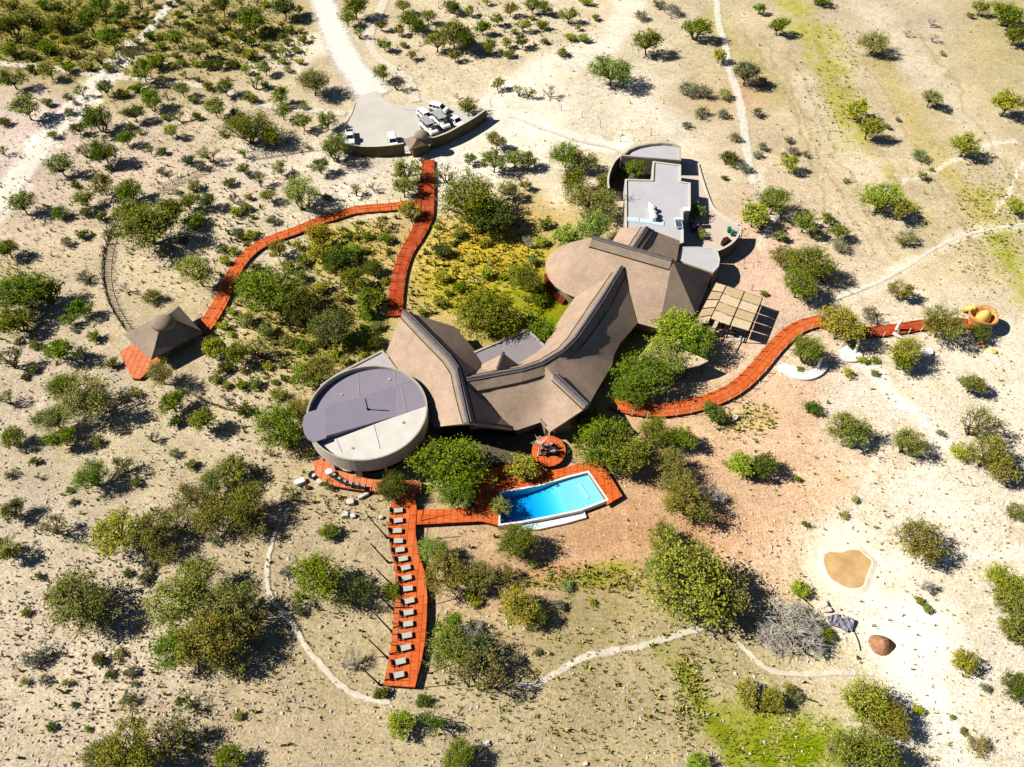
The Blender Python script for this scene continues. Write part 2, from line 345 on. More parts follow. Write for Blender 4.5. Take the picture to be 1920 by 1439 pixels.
# streaks: width strength r g b | polyline
LINES = """60 .75 170 172 60|1480 0 1530 90 1580 190 1600 260
26 .55 168 170 56|1560 60 1600 110
50 .65 190 176 116|1330 40 1400 110 1450 180
60 .8 160 168 40|1850 380 1880 450 1930 540
36 .6 180 176 86|1780 320 1850 400
34 .85 130 142 26|1255 1225 1290 1290 1340 1370 1380 1439
40 .7 196 180 116|1640 100 1700 200 1780 320 1850 420
26 .6 186 178 84|1600 230 1660 330 1740 420
44 .5 226 214 190|1620 0 1680 80 1790 200 1880 300
40 .5 225 212 186|1500 150 1600 300 1700 420
70 .85 252 246 230|1610 1110 1670 1200 1740 1320 1800 1440
22 .7 236 224 200|1570 560 1650 530 1730 480 1810 440 1930 418
9 .8 240 228 206|1690 345 1790 300 1900 262
8 .8 240 228 206|1870 400 1900 340 1925 300
46 .7 246 238 220|920 190 980 150 1050 115 1120 95 1170 40 1180 0
40 .5 238 228 208|1170 150 1230 200 1270 260
34 .6 242 232 212|640 60 560 90 480 130
30 .8 238 224 206|200 150 140 200 80 260 30 340 0 380
16 .7 240 228 210|150 170 110 240 70 300 20 360
10 .6 236 222 206|0 268 30 300
34 .9 252 244 228|250 95 190 160 130 215 80 265 35 340 -20 400
20 .8 250 240 224|170 150 120 235 80 290
22 .6 252 244 226|640 60 600 95 560 120
24 .8 250 243 228|940 210 1000 240 1080 262 1150 270 1180 265
20 .6 246 238 220|1420 330 1440 420 1430 460
60 .5 246 238 220|930 240 1010 310 1040 360
30 .7 250 244 230|1600 670 1680 740 1740 790 1780 830
14 .6 244 234 214|1680 740 1640 880 1600 960
20 .6 248 242 228|1760 1050 1850 1045 1930 1040
28 .5 240 226 200|1850 1180 1800 1280 1820 1439
60 .4 236 224 204|640 330 560 300 470 300
24 .7 205 165 128|990 1050 1080 1050 1170 1042 1230 1060 1280 1090
16 .6 222 178 140|1180 960 1190 1040
30 .6 216 196 172|330 800 420 830 520 850""".split('\n')
def build_ground():
    def axis(lo, hi, step, far):
        a = list(np.arange(lo, hi, step)); s = step
        x = a[-1]; up = []
        while x < far: s *= 1.25; x += s; up.append(x)
        s = step; x = a[0]; dn = []
        while x > -far: s *= 1.25; x -= s; dn.append(x)
        return np.array(dn[::-1] + a + up)
    xs = axis(-112, 112, .42, 2500); ys = axis(16, 226, .42, 2500)
    X, Y = np.meshgrid(xs, ys); nx, ny = len(xs), len(ys)
    X = X.ravel(); Y = Y.ravel(); D = np.maximum(Y * math.cos(TH) + H * math.sin(TH), 20)
    U = 960 + FPX * X / D; Vv = 719.5 - FPX * (Y * math.sin(TH) - H * math.cos(TH)) / D
    U = np.clip(U, -400, 2300); Vv = np.clip(Vv, -200, 1700)
    def wob(sc, k, ph):
        r = np.random.default_rng(ph); o = np.zeros_like(X)
        for _ in range(k):
            a = r.uniform(0, 2 * math.pi); f = sc * r.uniform(.6, 1.6); o += np.sin((X * math.cos(a) + Y * math.sin(a)) * f + r.uniform(0, 6))
        return o / math.sqrt(k)
    Uw = U + wob(.35, 6, 1) * 7 + wob(1.1, 6, 2) * 3; Vw = Vv + wob(.35, 6, 3) * 5 + wob(1.1, 6, 4) * 2.5
    cp = np.array([[float(a) for a in s.split()] for s in CTRL.split(';')])
    num = np.zeros((len(X), 3)); den = np.zeros(len(X))
    for c in cp:
        w = 1 / (((Uw - c[0]) ** 2 + (1.3 * (Vw - c[1])) ** 2) + 900) ** 1.6
        num += w[:, None] * c[2:5]; den += w
    C = num / den[:, None]
    MOT = wob(.5, 7, 21) * .6 + wob(1.6, 7, 22) * .6
    grit = np.ones(len(X))
    for s in BLOBS.split(';'):
        u, v, ru, rv, r, g, b, k = [float(a) for a in s.split()]
        d = np.sqrt(((Uw - u) / ru) ** 2 + ((Vw - v) / rv) ** 2); w = np.clip(1.35 - d, 0, 1); w = w * w * (3 - 2 * w) * k
        if b < 90: w = w * np.clip(.8 + .45 * MOT, .15, 1)
        C = C * (1 - w[:, None]) + np.array([r, g, b]) * w[:, None]
        if r > 240: grit *= 1 - .6 * w
    def seg_dist(poly, A, B):
        best = np.full(len(X), 1e9)
        for (x0, y0), (x1, y1) in zip(poly[:-1], poly[1:]):
            dx, dy = x1 - x0, y1 - y0; t = np.clip(((A - x0) * dx + (B - y0) * dy) / (dx * dx + dy * dy), 0, 1)
            best = np.minimum(best, np.hypot(A - x0 - t * dx, B - y0 - t * dy))
        return best
    for ln in LINES:
        h, p = ln.split('|'); w_, k, r, g, b = [float(a) for a in h.split()]; p = [float(a) for a in p.split()]
        poly = list(zip(p[::2], p[1::2])); d = seg_dist(poly, Uw, Vw)
        w = np.clip(1.3 - d / (w_ / 2) * .8, 0, 1); w = w * w * (3 - 2 * w) * k
        if b < 110: w = w * np.clip(.62 + .5 * MOT, .1, 1)
        C = C * (1 - w[:, None]) + np.array([r, g, b]) * w[:, None]
    # vehicle ruts: thin darker-green lines in the upper right plain
    for i, poly in enumerate([[(1440, 90), (1560, 330), (1640, 480)], [(1520, 60), (1640, 260), (1760, 480)], [(1470, 80), (1590, 320), (1670, 470)],
                              [(1600, 80), (1720, 280), (1860, 520)], [(1700, 40), (1830, 220), (1930, 380)], [(1480, 180), (1530, 330), (1545, 380)], [(1400, 60), (1480, 200), (1540, 330)]]):
        d = seg_dist(poly, Uw, Vw); w = np.clip(1.6 - d / 2.5, 0, 1) * .45
        C = C * (1 - w[:, None]) + np.array([165, 150, 100]) * w[:, None]
    lin = np.where(C / 255 <= .04045, C / 255 / 12.92, ((C / 255 + .055) / 1.055) ** 2.4)
    mean = lin.mean(1, keepdims=True)
    alb = np.clip(lin * np.array([.805, .80, .805]), 0, .80)
    # pool footprint: the ground is dug out below it
    poly = [at(u, v, .5) for u, v in POOL]
    inside = np.zeros(len(X), bool); j = len(poly) - 1
    for i in range(len(poly)):
        xi, yi, xj, yj = poly[i].x, poly[i].y, poly[j].x, poly[j].y
        inside ^= ((yi > Y) != (yj > Y)) & (X < (xj - xi) * (Y - yi) / (yj - yi + 1e-9) + xi); j = i
    near = seg_dist([(p.x, p.y) for p in poly + [poly[0]]], X, Y) < .25
    Z = np.clip(wob(.12, 8, 9) * .05 + wob(.6, 8, 10) * .025, -.12, .12) * ((X > -112) & (X < 112) & (Y < 226) & (Y > 16)) - .06
    Z[inside | near] = -2.6
    me = bpy.data.meshes.new('ground'); n = len(X)
    me.vertices.add(n); me.vertices.foreach_set('co', np.stack([X, Y, Z], 1).ravel())
    idx = np.arange(n).reshape(ny, nx)
    Q = np.stack([idx[:-1, :-1], idx[:-1, 1:], idx[1:, 1:], idx[1:, :-1]], -1).reshape(-1, 4)
    me.loops.add(Q.size); me.loops.foreach_set('vertex_index', Q.ravel())
    me.polygons.add(len(Q)); me.polygons.foreach_set('loop_start', np.arange(0, Q.size, 4)); me.update(calc_edges=True)
    a = me.attributes.new('soil', 'FLOAT_COLOR', 'POINT'); a.data.foreach_set('color', np.concatenate([alb, np.ones((n, 1))], 1).astype(np.float32).ravel())
    a = me.attributes.new('grit', 'FLOAT', 'POINT'); a.data.foreach_set('value', grit.astype(np.float32))
    me.materials.append(M['ground']); me.polygons.foreach_set('use_smooth', np.ones(len(Q), bool))
    o = bpy.data.objects.new('ground', me); COL.objects.link(o); tag(o, kind='structure')
build_ground()

def worn(name, col, hi=1.12, hi2=.72):
    m = mat(name, col, .95, .05, noise=(.9, .84, hi)); t = m.node_tree; N = t.nodes; L = t.links
    out = N['Material Output']; b = N['Principled BSDF']; tr = N.new('ShaderNodeBsdfTransparent'); ms = N.new('ShaderNodeMixShader')
    a = N.new('ShaderNodeAttribute'); a.attribute_name = 'edge'; tc = N.new('ShaderNodeTexCoord')
    n = N.new('ShaderNodeTexNoise'); n.inputs['Scale'].default_value = 1.3; n.inputs['Detail'].default_value = 6; n.inputs['Roughness'].default_value = .7
    L.new(tc.outputs['Object'], n.inputs['Vector'])
    x = N.new('ShaderNodeMath'); x.operation = 'MULTIPLY_ADD'; L.new(n.outputs['Fac'], x.inputs[0]); x.inputs[1].default_value = 2.2; x.inputs[2].default_value = -1.15
    y = N.new('ShaderNodeMath'); y.operation = 'ADD'; L.new(a.outputs['Fac'], y.inputs[0]); L.new(x.outputs[0], y.inputs[1])
    r = N.new('ShaderNodeMapRange'); r.inputs['From Min'].default_value = -.15; r.inputs['From Max'].default_value = .75; r.inputs['To Max'].default_value = hi2; L.new(y.outputs[0], r.inputs['Value'])
    L.new(r.outputs[0], ms.inputs[0]); L.new(tr.outputs[0], ms.inputs[1]); L.new(b.outputs[0], ms.inputs[2]); L.new(ms.outputs[0], out.inputs['Surface'])
    return m
M['road'] = worn('compacted_gravel', (.74, .69, .60), 1.1, .95); M['trail'] = worn('trodden_sand', (.76, .68, .54)); M['trail2'] = worn('pale_trodden_sand', (.80, .74, .62))
def strip(name, pts, widths, m, z=.07, jag=.25, n=5, kind='structure'):
    ln = smoothline([at(u, v, z) for u, v in pts], n)
    out = [ln[0]]
    for p, q in zip(ln[:-1], ln[1:]):
        k = max(1, int((q - p).length / .8))
        out += [p.lerp(q, (i + 1) / k) for i in range(k)]
    w = interp(widths, len(out)); L_, R_ = sides(out, [x * 1.35 for x in w]); mb = MB(); vs = []; fs = []; ed = []
    for i, (a, b) in enumerate(zip(L_, R_)):
        d = (a - b).normalized()
        a = a + d * random.uniform(-jag, jag); b = b + d * random.uniform(-jag, jag)
        vs += [a, a.lerp(b, .28), a.lerp(b, .72), b]; en = 0 if i in (0, len(out) - 1) else 1; ed += [0, 1.0 * en, 1.0 * en, 0]
        if i:
            for q in range(3): fs.append((4 * i - 4 + q, 4 * i - 3 + q, 4 * i + 1 + q, 4 * i + q))
    mb.add(vs, fs); o = mb.build(name, m); tag(o, kind=kind)
    at_ = o.data.attributes.new('edge', 'FLOAT', 'POINT'); at_.data.foreach_set('value', ed); return o
strip('road', [(575, -60), (604, 0), (622, 50), (645, 100), (672, 140), (706, 182)], [6.5, 6, 6.2, 6.3, 6.6, 7.5], M['road'], .074, .3)
strip('path', [(-30, 116), (0, 120), (40, 123), (90, 126), (150, 137), (240, 147), (330, 155), (400, 166), (450, 180), (480, 192), (530, 203), (600, 208), (650, 214)], [1.9], M['trail'], .078, .15)
strip('path', [(730, -20), (712, 22), (695, 55), (694, 85), (712, 110), (740, 130), (765, 150), (775, 175), (780, 192)], [2.2], M['trail'], .082, .15)
strip('path', [(335, -20), (315, 10), (290, 45), (262, 75), (243, 93)], [2.4, 2.6, 2.4, 2.2], M['trail2'], .086, .25)
strip('path', [(262, 75), (205, 120), (158, 175), (112, 240), (62, 305), (15, 368), (-40, 420)], [2.6, 3.2, 3.6, 3.4], M['trail2'], .094, .4)
strip('path', [(1342, -30), (1347, 40), (1358, 80), (1368, 130), (1384, 180), (1395, 240), (1404, 300), (1414, 350)], [1.5, 1.6, 1.8, 1.8, 1.6], M['trail2'], .078, .18)
strip('path', [(545, 950), (522, 985), (504, 1040), (500, 1090), (512, 1125), (545, 1165), (575, 1215), (610, 1255), (645, 1290), (690, 1312), (735, 1318)], [.55, .5, .6, .55], M['trail'], .09, .1)
strip('path', [(968, 1287), (1010, 1280), (1050, 1258), (1090, 1235), (1140, 1222), (1190, 1215), (1240, 1200), (1290, 1185), (1335, 1172)], [.7, .8, .7], M['trail'], .09, .1)
strip('path', [(1380, 1205), (1405, 1225), (1440, 1255), (1500, 1265), (1560, 1262), (1610, 1262)], [.6], M['trail'], .09, .1)
strip('path', [(1560, 562), (1600, 548), (1650, 528), (1700, 500), (1760, 462), (1820, 438), (1950, 415)], [.7, .6, .5], M['trail2'], .086, .1)
strip('paving', [(950, 215), (1010, 238), (1080, 262), (1140, 275), (1180, 290)], [.9], M['trail'], .09, .14)

# ---------------------------------------------------------------- buildings: thatched lodge
def cap_ridge(root, P, Lp, Rp, up=.10, wc=.56, wt=1.9, ends=True, mt='thatch_ridge'):
    """raised thatch course either side of a ridge with a dark capping on top"""
    def offs(w, lift):
        out = []
        for p, l, r in zip(P, Lp, Rp):
            a = (l - p); a.normalize(); b = (r - p); b.normalize()
            out.append((p + a * w + Vector((0, 0, lift)), p + Vector((0, 0, lift + .12)), p + b * w + Vector((0, 0, lift))))
        return out
    for w, lift, name, m, th in ((wt, .18, 'ridge_thatch', M[mt], .5), (wc, .32, 'ridge_cap', M['cap'], .3)):
        o = offs(w, lift); mb = MB(); vs = []; fs = []
        for a, c, b in o: vs += [a, c, b, b - Vector((0, 0, th)), a - Vector((0, 0, th))]
        for i in range(len(o) - 1):
            k = 5 * i
            for j in range(5): fs.append((k + j, k + (j + 1) % 5, k + 5 + (j + 1) % 5, k + 5 + j))
        fs += [(4, 3, 2, 1, 0), tuple(5 * (len(o) - 1) + j for j in range(5))]
        mb.add(vs, fs); part(mb, name, m, root, bevel=.05)
    # thin battens along the capping
    mb = MB()
    for s_, ptsx in ((0, Lp), (1, Rp)):
        q = [p + (l - p).normalized() * .42 + Vector((0, 0, .41)) for p, l in zip(P, ptsx)]
        mb.tube(q, .05, 5)
    part(mb, 'ridge_batten', M['roofgrey_dk'], root)
    for ptsx in (Lp, Rp):
        q = [p + (l - p).normalized() * (wt + .04) + Vector((0, 0, .2)) for p, l in zip(P, ptsx)]
        part(MB().tube(q, .085, 5), 'thatch_sway', M['wood_dk'], root)
def loft(mb, A, B):
    for i in range(len(A) - 1): mb.add([A[i], A[i + 1], B[i + 1], B[i]], [(0, 1, 2, 3)])
def px(s, z=None):
    out = []
    for a in s.split(','):
        t = [float(x) for x in a.split()]; out.append(at(t[0], t[1], t[2] if len(t) > 2 else z))
    return out

lodge = empty('thatched_lodge', at(1060, 700), 'sprawling brown thatched lodge with bent ridges joining three roof wings beside the pool', 'lodge')
# wing A (upper right) with rounded west end
RA = [Vector((13.9, 105.1, 9)), Vector((20.4, 102.15, 9)), Vector((26.9, 99.2, 9))]
cA = Vector((13.9, 105.1, 0)); arc = []
for k in range(13):
    a = math.radians(-110 - k * (180 - 10) / 12); r = 9.0 - 2.6 * (k / 12)
    arc.append(Vector((cA.x + r * math.cos(a), cA.y + r * math.sin(a), 2.8)))
sE = [arc[0], at(1140, 590, 2.8), at(1195, 606, 2.8), at(1235, 617, 2.8), at(1305, 590, 2.8)]
nE = [arc[-1], Vector((23.2, 108.0, 2.8)), Vector((29.8, 105.4, 2.8)), at(1336, 514, 2.8)]
mb = MB()
for i in range(12): mb.add([RA[0], arc[i + 1], arc[i]], [(0, 1, 2)])
mb.add([RA[0], sE[0], sE[1], RA[1]], [(0, 1, 2, 3)]); mb.add([RA[1], sE[1], sE[2], sE[3], RA[2]], [(0, 1, 2), (0, 2, 3), (0, 3, 4)])
mb.add([RA[2], sE[3], sE[4], nE[3]], [(0, 1, 2), (0, 2, 3)])
mb.add([RA[0], RA[1], nE[1], nE[0]], [(0, 1, 2, 3)]); mb.add([RA[1], RA[2], nE[2], nE[1]], [(0, 1, 2, 3)]); mb.add([RA[2], nE[3], nE[2]], [(0, 1, 2)])
part(mb, 'thatch_roof', M['thatch'], lodge, solid=.35, merge=.02)
cap_ridge(lodge, RA, [Vector((p.x - 4.1, p.y - 9, 2.8)) for p in RA], [Vector((p.x + 2.7, p.y + 6, 2.8)) for p in RA])
# wing E: small gable running back from ridge A towards the service block
RE = [at(1213, 428, 7.6), at(1187, 468, 7.6)]
LE = [at(1164, 427, 4.0), at(1135, 474, 4.0)]; REr = [at(1275, 452, 4.4), at(1268, 492, 4.4)]
mb = MB(); loft(mb, RE, LE); loft(mb, REr, RE); part(mb, 'thatch_roof', M['thatch'], lodge, solid=.3, merge=.02)
cap_ridge(lodge, RE, LE, REr, wt=1.5)
# wing B: the long bent ridge
RB = px('1167 500,1130 560,1100 605,1078 637,1055 660,1017 682,980 694,930 703,874 713', 7.3)
LB = px('1077 559,1060 583,1042 611,1028 634,1021 645,1000 663,970 682,938 684,885 688', 2.8)
RBr = px('1195 606,1182 622,1163 643,1152 665,1148 685', 2.9)
c0 = at(1034, 701, 6.7); c1 = at(1102, 763, 6.7)
mb = MB(); loft(mb, RB, LB); loft(mb, RBr, RB[:5])
lowE = px('1014 792,969 807,945 806,890 803', 2.8)
mb.add([RB[4], c0, RBr[4]], [(0, 1, 2)]); mb.add([c0, c1, at(1120, 731, 2.9), RBr[4]], [(0, 1, 2), (0, 2, 3)])
mb.add([RB[4], RB[5], c0], [(0, 1, 2)]); mb.add([RB[5], lowE[0], c0], [(0, 1, 2)]); mb.add([c0, lowE[0], at(1030, 811, 2.8), c1], [(0, 1, 2, 3)])
mb.add([RB[5], RB[6], lowE[1], lowE[0]], [(0, 1, 2, 3)]); mb.add([RB[6], RB[7], lowE[2], lowE[1]], [(0, 1, 2, 3)]); mb.add([RB[7], RB[8], lowE[3], lowE[2]], [(0, 1, 2, 3)])
part(mb, 'thatch_roof', M['thatch'], lodge, solid=.35, merge=.02)
rside = RBr[:5] + [c0 + Vector((-1, -1, -1)), lowE[1], lowE[2], lowE[3]]
cap_ridge(lodge, RB, LB, rside, wt=2.0)
cap_ridge(lodge, [c0 + Vector((.3, -.3, -.1)), c1], [at(1014, 792, 2.8), at(1030, 811, 2.8)], [RBr[4], at(1120, 731, 2.9)], wc=.5, wt=.9)
# dormer on the rear slope
dn, ds = at(944, 663, 6.0), at(934, 692, 6.3)
dl = [at(903, 684, 3.7), at(900, 700, 4.4)]; dr = [at(972, 684, 3.6), at(968, 694, 4.6)]
mb = MB(); mb.add([dn, ds, dl[1], dl[0]], [(0, 1, 2, 3)]); mb.add([ds, dn, dr[0], dr[1]], [(0, 1, 2, 3)]); part(mb, 'dormer_roof', M['thatch'], lodge, solid=.2, merge=.02)
mb = MB(); mb.add([dn + Vector((0, -.3, -.3)), dl[0] + Vector((0, -.3, -.2)), dr[0] + Vector((0, -.3, -.2))], [(0, 1, 2)]); part(mb, 'gable_wall', M['wallbrown'], lodge, solid=.1)
mb = MB(); mb.tube([dn + Vector((0, 0, .15)), ds + Vector((0, 0, .1))], .28, 6); part(mb, 'dormer_cap', M['cap'], lodge)
# wing D (left)
RD = px('757 583,800 627,842 670,857 692,865 730,872 762,879 794', 8)
LD = px('724 661,745 697,768 733,785 760,797 778,806 792,815 801', 3)
RDr = px('853 613,870 633,887 653,905 682,930 735,950 780,962 806', 3)
mb = MB(); loft(mb, RD, LD); loft(mb, RDr, RD); part(mb, 'thatch_roof', M['thatch'], lodge, solid=.35, merge=.02)
cap_ridge(lodge, RD, LD, RDr, wt=1.3)
# walls under the eaves and in the gables
def inset(pts, k):
    c = sum((Vector((p[0], p[1], 0)) for p in pts), Vector()) / len(pts)
    return [c + (Vector((p[0], p[1], 0)) - c) * k for p in pts]
mb = MB(); mb.prism(inset(arc + [nE[1], nE[2], nE[3]] + sE[::-1][:-1], .88), -.1, 3.0); part(mb, 'wall', M['wallbrown'], lodge)
for (A_, B_) in ((LB[:5], RBr[:5]), (LB[4:], [c1, at(1030, 811, 2.8)] + lowE)):
    mb = MB(); mb.prism(inset(list(A_) + list(B_)[::-1], .86), -.1, 3.1); part(mb, 'wall', M['wallbrown'], lodge)
mb = MB(); mb.prism(inset(LD + RDr[::-1], .87), -.1, 3.2); part(mb, 'wall', M['wallbrown'], lodge)
for a, b, c in ((RD[0], LD[0], RDr[0]), (RD[-1], LD[-1], RDr[-1]), (c1, at(1030, 811, 2.8), at(1120, 731, 2.9))):
    ctr = lodge.location.copy(); ctr.z = 3; mb = MB()
    q = [p + (ctr - p).normalized() * .9 - Vector((0, 0, .35)) for p in (a, b, c)]
    mb.add(q + [Vector((q[1].x, q[1].y, 0)), Vector((q[2].x, q[2].y, 0))], [(0, 1, 2), (1, 3, 4, 2)]); part(mb, 'gable_wall', M['glass'], lodge, solid=.12)
for u, v in ((1030, 822), (1038, 818), (885, 808), (960, 815)):
    p = at(u, v, 0); MBp = MB().tube([p, p + Vector((0, 0, 3))], .16, 8); part(MBp, 'timber_column', M['palewall'], lodge)
# red deck floor showing under the rounded end
mb = MB(); e = [cA + (p - cA) * 1.02 for p in arc[1:6]]; mb.prism([Vector((p.x, p.y, 0)) for p in e] + [cA], -.1, .6); part(mb, 'porch_floor', M['deckside'], lodge)

def flat_roof(root, pts, z, hw=.35, m='concrete', mw='palewall', par=.3, name='flat_roof', wall='wallbrown', z0=-.1):
    """slab with parapet: pts are at the parapet top"""
    W_ = [Vector((p.x, p.y, 0)) for p in pts]; n = len(W_)
    A = sum(W_[i].x * W_[(i + 1) % n].y - W_[(i + 1) % n].x * W_[i].y for i in range(n))
    if A < 0: W_ = W_[::-1]
    inn = []
    for i in range(n):
        a, b, c = W_[i - 1], W_[i], W_[(i + 1) % n]; d1 = (b - a).normalized(); d2 = (c - b).normalized()
        n1 = Vector((-d1.y, d1.x, 0)); n2 = Vector((-d2.y, d2.x, 0)); bis = (n1 + n2); bis = bis / max(.35, bis.length * bis.length / 2)
        inn.append(b + bis * hw)
    part(MB().prism([p for p in inn], z - par - .25, z - par), name, M[m], root)
    mb = MB(); vs = [(p.x, p.y, z) for p in W_] + [(p.x, p.y, z) for p in inn] + [(p.x, p.y, z - par - .1) for p in inn] + [(p.x, p.y, z - .35) for p in W_]
    fs = []
    for i in range(n):
        j = (i + 1) % n; fs += [(i, j, n + j, n + i), (n + i, n + j, 2 * n + j, 2 * n + i), (3 * n + i, 3 * n + j, j, i)]
    mb.add(vs, fs); part(mb, 'parapet', M[mw], root)
    mb = MB(); vs = [(p.x, p.y, z0) for p in W_] + [(p.x, p.y, z - .35) for p in W_]
    mb.add(vs, [(i, (i + 1) % n, n + (i + 1) % n, n + i) for i in range(n)]); part(mb, 'wall', M[wall], root)
fr = empty('flat_roofed_link', at(950, 650), 'grey flat roofed link building with thin parapet between the two thatched wings', 'building')
flat_roof(fr, px('884 661,990 616,1023 648,1000 690,905 705', 3.3), 3.3, m='roofgrey_dk', mw='plaster', par=.2)
fr2 = empty('flat_roofed_annex', at(700, 700), 'small lavender grey flat roof tucked behind the round roof', 'building')
flat_roof(fr2, px('600 722,632 700,717 656,760 712,700 760,620 760', 3.4), 3.4, m='concrete', mw='plaster', par=.2)

# ---------------------------------------------------------------- round restaurant
RC = at(688, 770, 5.6); RR = 8.85
rb = empty('round_pavilion', (RC.x, RC.y, 0), 'round pavilion with a half dark grey, half white flat metal roof', 'pavilion')
def ringpts(r, n=72, a0=0, a1=360): return [Vector((RC.x + r * math.cos(math.radians(a0 + (a1 - a0) * k / n)), RC.y + r * math.sin(math.radians(a0 + (a1 - a0) * k / n)), 0)) for k in range(n + (0 if a1 - a0 == 360 else 1))]
o_ = ringpts(RR); i_ = ringpts(RR - .24); n = 72; mb = MB()
vs = [(p.x, p.y, z) for z in (5.6,) for p in o_] + [(p.x, p.y, 5.6) for p in i_] + [(p.x, p.y, 4.2) for p in i_] + [(p.x, p.y, 5.48) for p in o_]
mb.add(vs, sum([[(i, (i + 1) % n, n + (i + 1) % n, n + i), (n + i, n + (i + 1) % n, 2 * n + (i + 1) % n, 2 * n + i), (3 * n + i, 3 * n + (i + 1) % n, (i + 1) % n, i)] for i in range(n)], []))
part(mb, 'coping', M['plaster'], rb)
mb = MB(); vs = [(p.x, p.y, 5.47) for p in o_] + [(p.x, p.y, 2.9) for p in o_] + [(p.x, p.y, 2.9) for p in ringpts(RR - .4)] 
mb.add(vs, sum([[(i, (i + 1) % n, n + (i + 1) % n, n + i), (n + i, n + (i + 1) % n, 2 * n + (i + 1) % n, 2 * n + i)] for i in range(n)], [])); part(mb, 'fascia', M['plaster'], rb)
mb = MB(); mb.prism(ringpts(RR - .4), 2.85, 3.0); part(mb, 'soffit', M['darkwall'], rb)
# roof sheets: a shallow ridge line, dark on the far side, white on the near side
q0, q1 = at(590, 829, 5.3), at(797, 762, 5.3); dd = (q1 - q0).normalized(); nn = Vector((-dd.y, dd.x, 0))
rd0, rd1 = at(597, 769, 5.4), at(775, 721, 5.4); mid = (q0 + q1) / 2
def rz_(p):                                 # roof height: ridge parallel to dd
    t = (Vector((p.x, p.y, 0)) - Vector((rd0.x, rd0.y, 0))).dot(nn); return (5.42 - abs(t) * .028 if t < 0 else 5.42 - t * .03) - .62 * (RC.x + RR - p.x) / (2 * RR)
inner = ringpts(RR - .24, 144)
def side_poly(lo, hi, m, name):
    q = [p for p in inner]
    def clip(poly, sgn, off):
        out = []
        for i in range(len(poly)):
            a, b = poly[i], poly[(i + 1) % len(poly)]; da = sgn * ((a - mid0).dot(nn) - off); db = sgn * ((b - mid0).dot(nn) - off)
            if da >= 0: out.append(a)
            if da * db < 0: out.append(a.lerp(b, da / (da - db)))
        return out
    mid0 = Vector((mid.x, mid.y, 0))
    if lo is not None: q = clip(q, 1, lo)
    if hi is not None: q = clip(q, -1, hi)
    mb = MB(); n = len(q); mb.add([(p.x, p.y, rz_(p)) for p in q] + [(p.x, p.y, rz_(p) - .12) for p in q], [tuple(range(n)), tuple(range(n, 2 * n))[::-1]] + [(i, n + i, n + (i + 1) % n, (i + 1) % n) for i in range(n)])
    return part(mb, name, m, rb)
ro = (Vector((rd0.x, rd0.y, 0)) - Vector((mid.x, mid.y, 0))).dot(nn)
side_poly(None, -.02, M['whsheet'], 'white_roof_sheet'); side_poly(.02, ro - .02, M['dgsheet'], 'dark_roof_sheet'); side_poly(ro + .02, None, M['dgsheet'], 'dark_roof_sheet')
for (a, b) in (((648, 754), (660, 806)), ((712, 737), (724, 788)), ((628, 818), (640, 846)), ((700, 794), (712, 840)), ((752, 727), (762, 773)), ((670, 690), (674, 748)), ((740, 696), (742, 731))):
    A_, B_ = at(*a, 5.1), at(*b, 5.1); A_.z = rz_(A_) + .03; B_.z = rz_(B_) + .03
    part(MB().tube([A_, B_], .05, 4), 'roof_seam', M['roofgrey'] if a[1] > 790 else M['concrete'], rb)
for u, v in ((640, 738), (730, 712), (660, 838), (756, 792)):
    p = at(u, v, 5.2); p.z = rz_(p); part(MB().cyl(p, .22, .12, 12), 'roof_drain', M['plaster'], rb)
mb = MB(); mb.prism(px('577 773,570 780,567 795,570 812,577 823,590 829,612 821,612 764', 5.66), 5.3, 5.66)
e = px('613 764,613 821,740 780.5,740 730.5', 5.2); mb.prism(e, 4.2, [5.65, 5.65, rz_(e[2]) + .015, rz_(e[3]) + .015])
part(mb, 'roof_overhang', M['dgsheet'], rb)
mb = MB(); p = at(690, 769, 5.25); mb.tube([p, p + Vector((0, 0, 2.6))], .09, 8); mb.tube([p, p + Vector((0, 0, .3))], .2, 8); part(mb, 'vent_pipe', M['wood_dk'], rb)
mb = MB(); mb.prism(ringpts(RR - 1.6, 48), -.1, 2.9); part(mb, 'glass_wall', M['glass'], rb)
for a in (-158, -140, -122, -95, -68, -40, -15, 15):
    c = Vector((RC.x + (RR - .5) * math.cos(math.radians(a)), RC.y + (RR - .5) * math.sin(math.radians(a)), 0))
    part(MB().box(c + Vector((0, 0, 1.45)), (.9 if a == -95 else .35, .4, 3.0), math.radians(a + 90)), 'column', M['plaster'], rb)
for k in range(24):
    a = math.radians(k * 15); c = Vector((RC.x + (RR - 1.57) * math.cos(a), RC.y + (RR - 1.57) * math.sin(a), 0)); part(MB().box(c + Vector((0, 0, 1.4)), (.1, .1, 2.9), a), 'window_frame', M['plaster'], rb)

# ---------------------------------------------------------------- service block
sb = empty('service_block', at(1230, 400), 'pale grey flat roofed service block with stepped parapet behind the lodge', 'building')
flat_roof(sb, px('1172 336,1222 337,1224 302,1277 309,1277 340,1295 343,1295 392,1281 392,1282 455,1230 470,1172 440', 3.7), 3.7, m='roofgrey', mw='palewall', par=.25, wall='plaster')
sb2 = empty('curved_store', at(1220, 290), 'crescent shaped flat roof with raised rim at the top of the service block', 'building')
flat_roof(sb2, px('1165 292,1178 280,1195 273,1215 269,1240 267,1262 269,1277 274,1277 301', 3.7), 3.7, m='roofgrey', mw='plaster', par=.55, wall='wallbrown')
sb3 = empty('rounded_store', at(1310, 480), 'pale flat roof with a rounded end beside the thatched east hip', 'building')
flat_roof(sb3, px('1266 485,1281 463,1310 463,1338 465,1346 473,1350 486,1348 499,1338 510', 3.8), 3.8, m='roofgrey', mw='palewall', par=.06, hw=.2, wall='wallbrown')
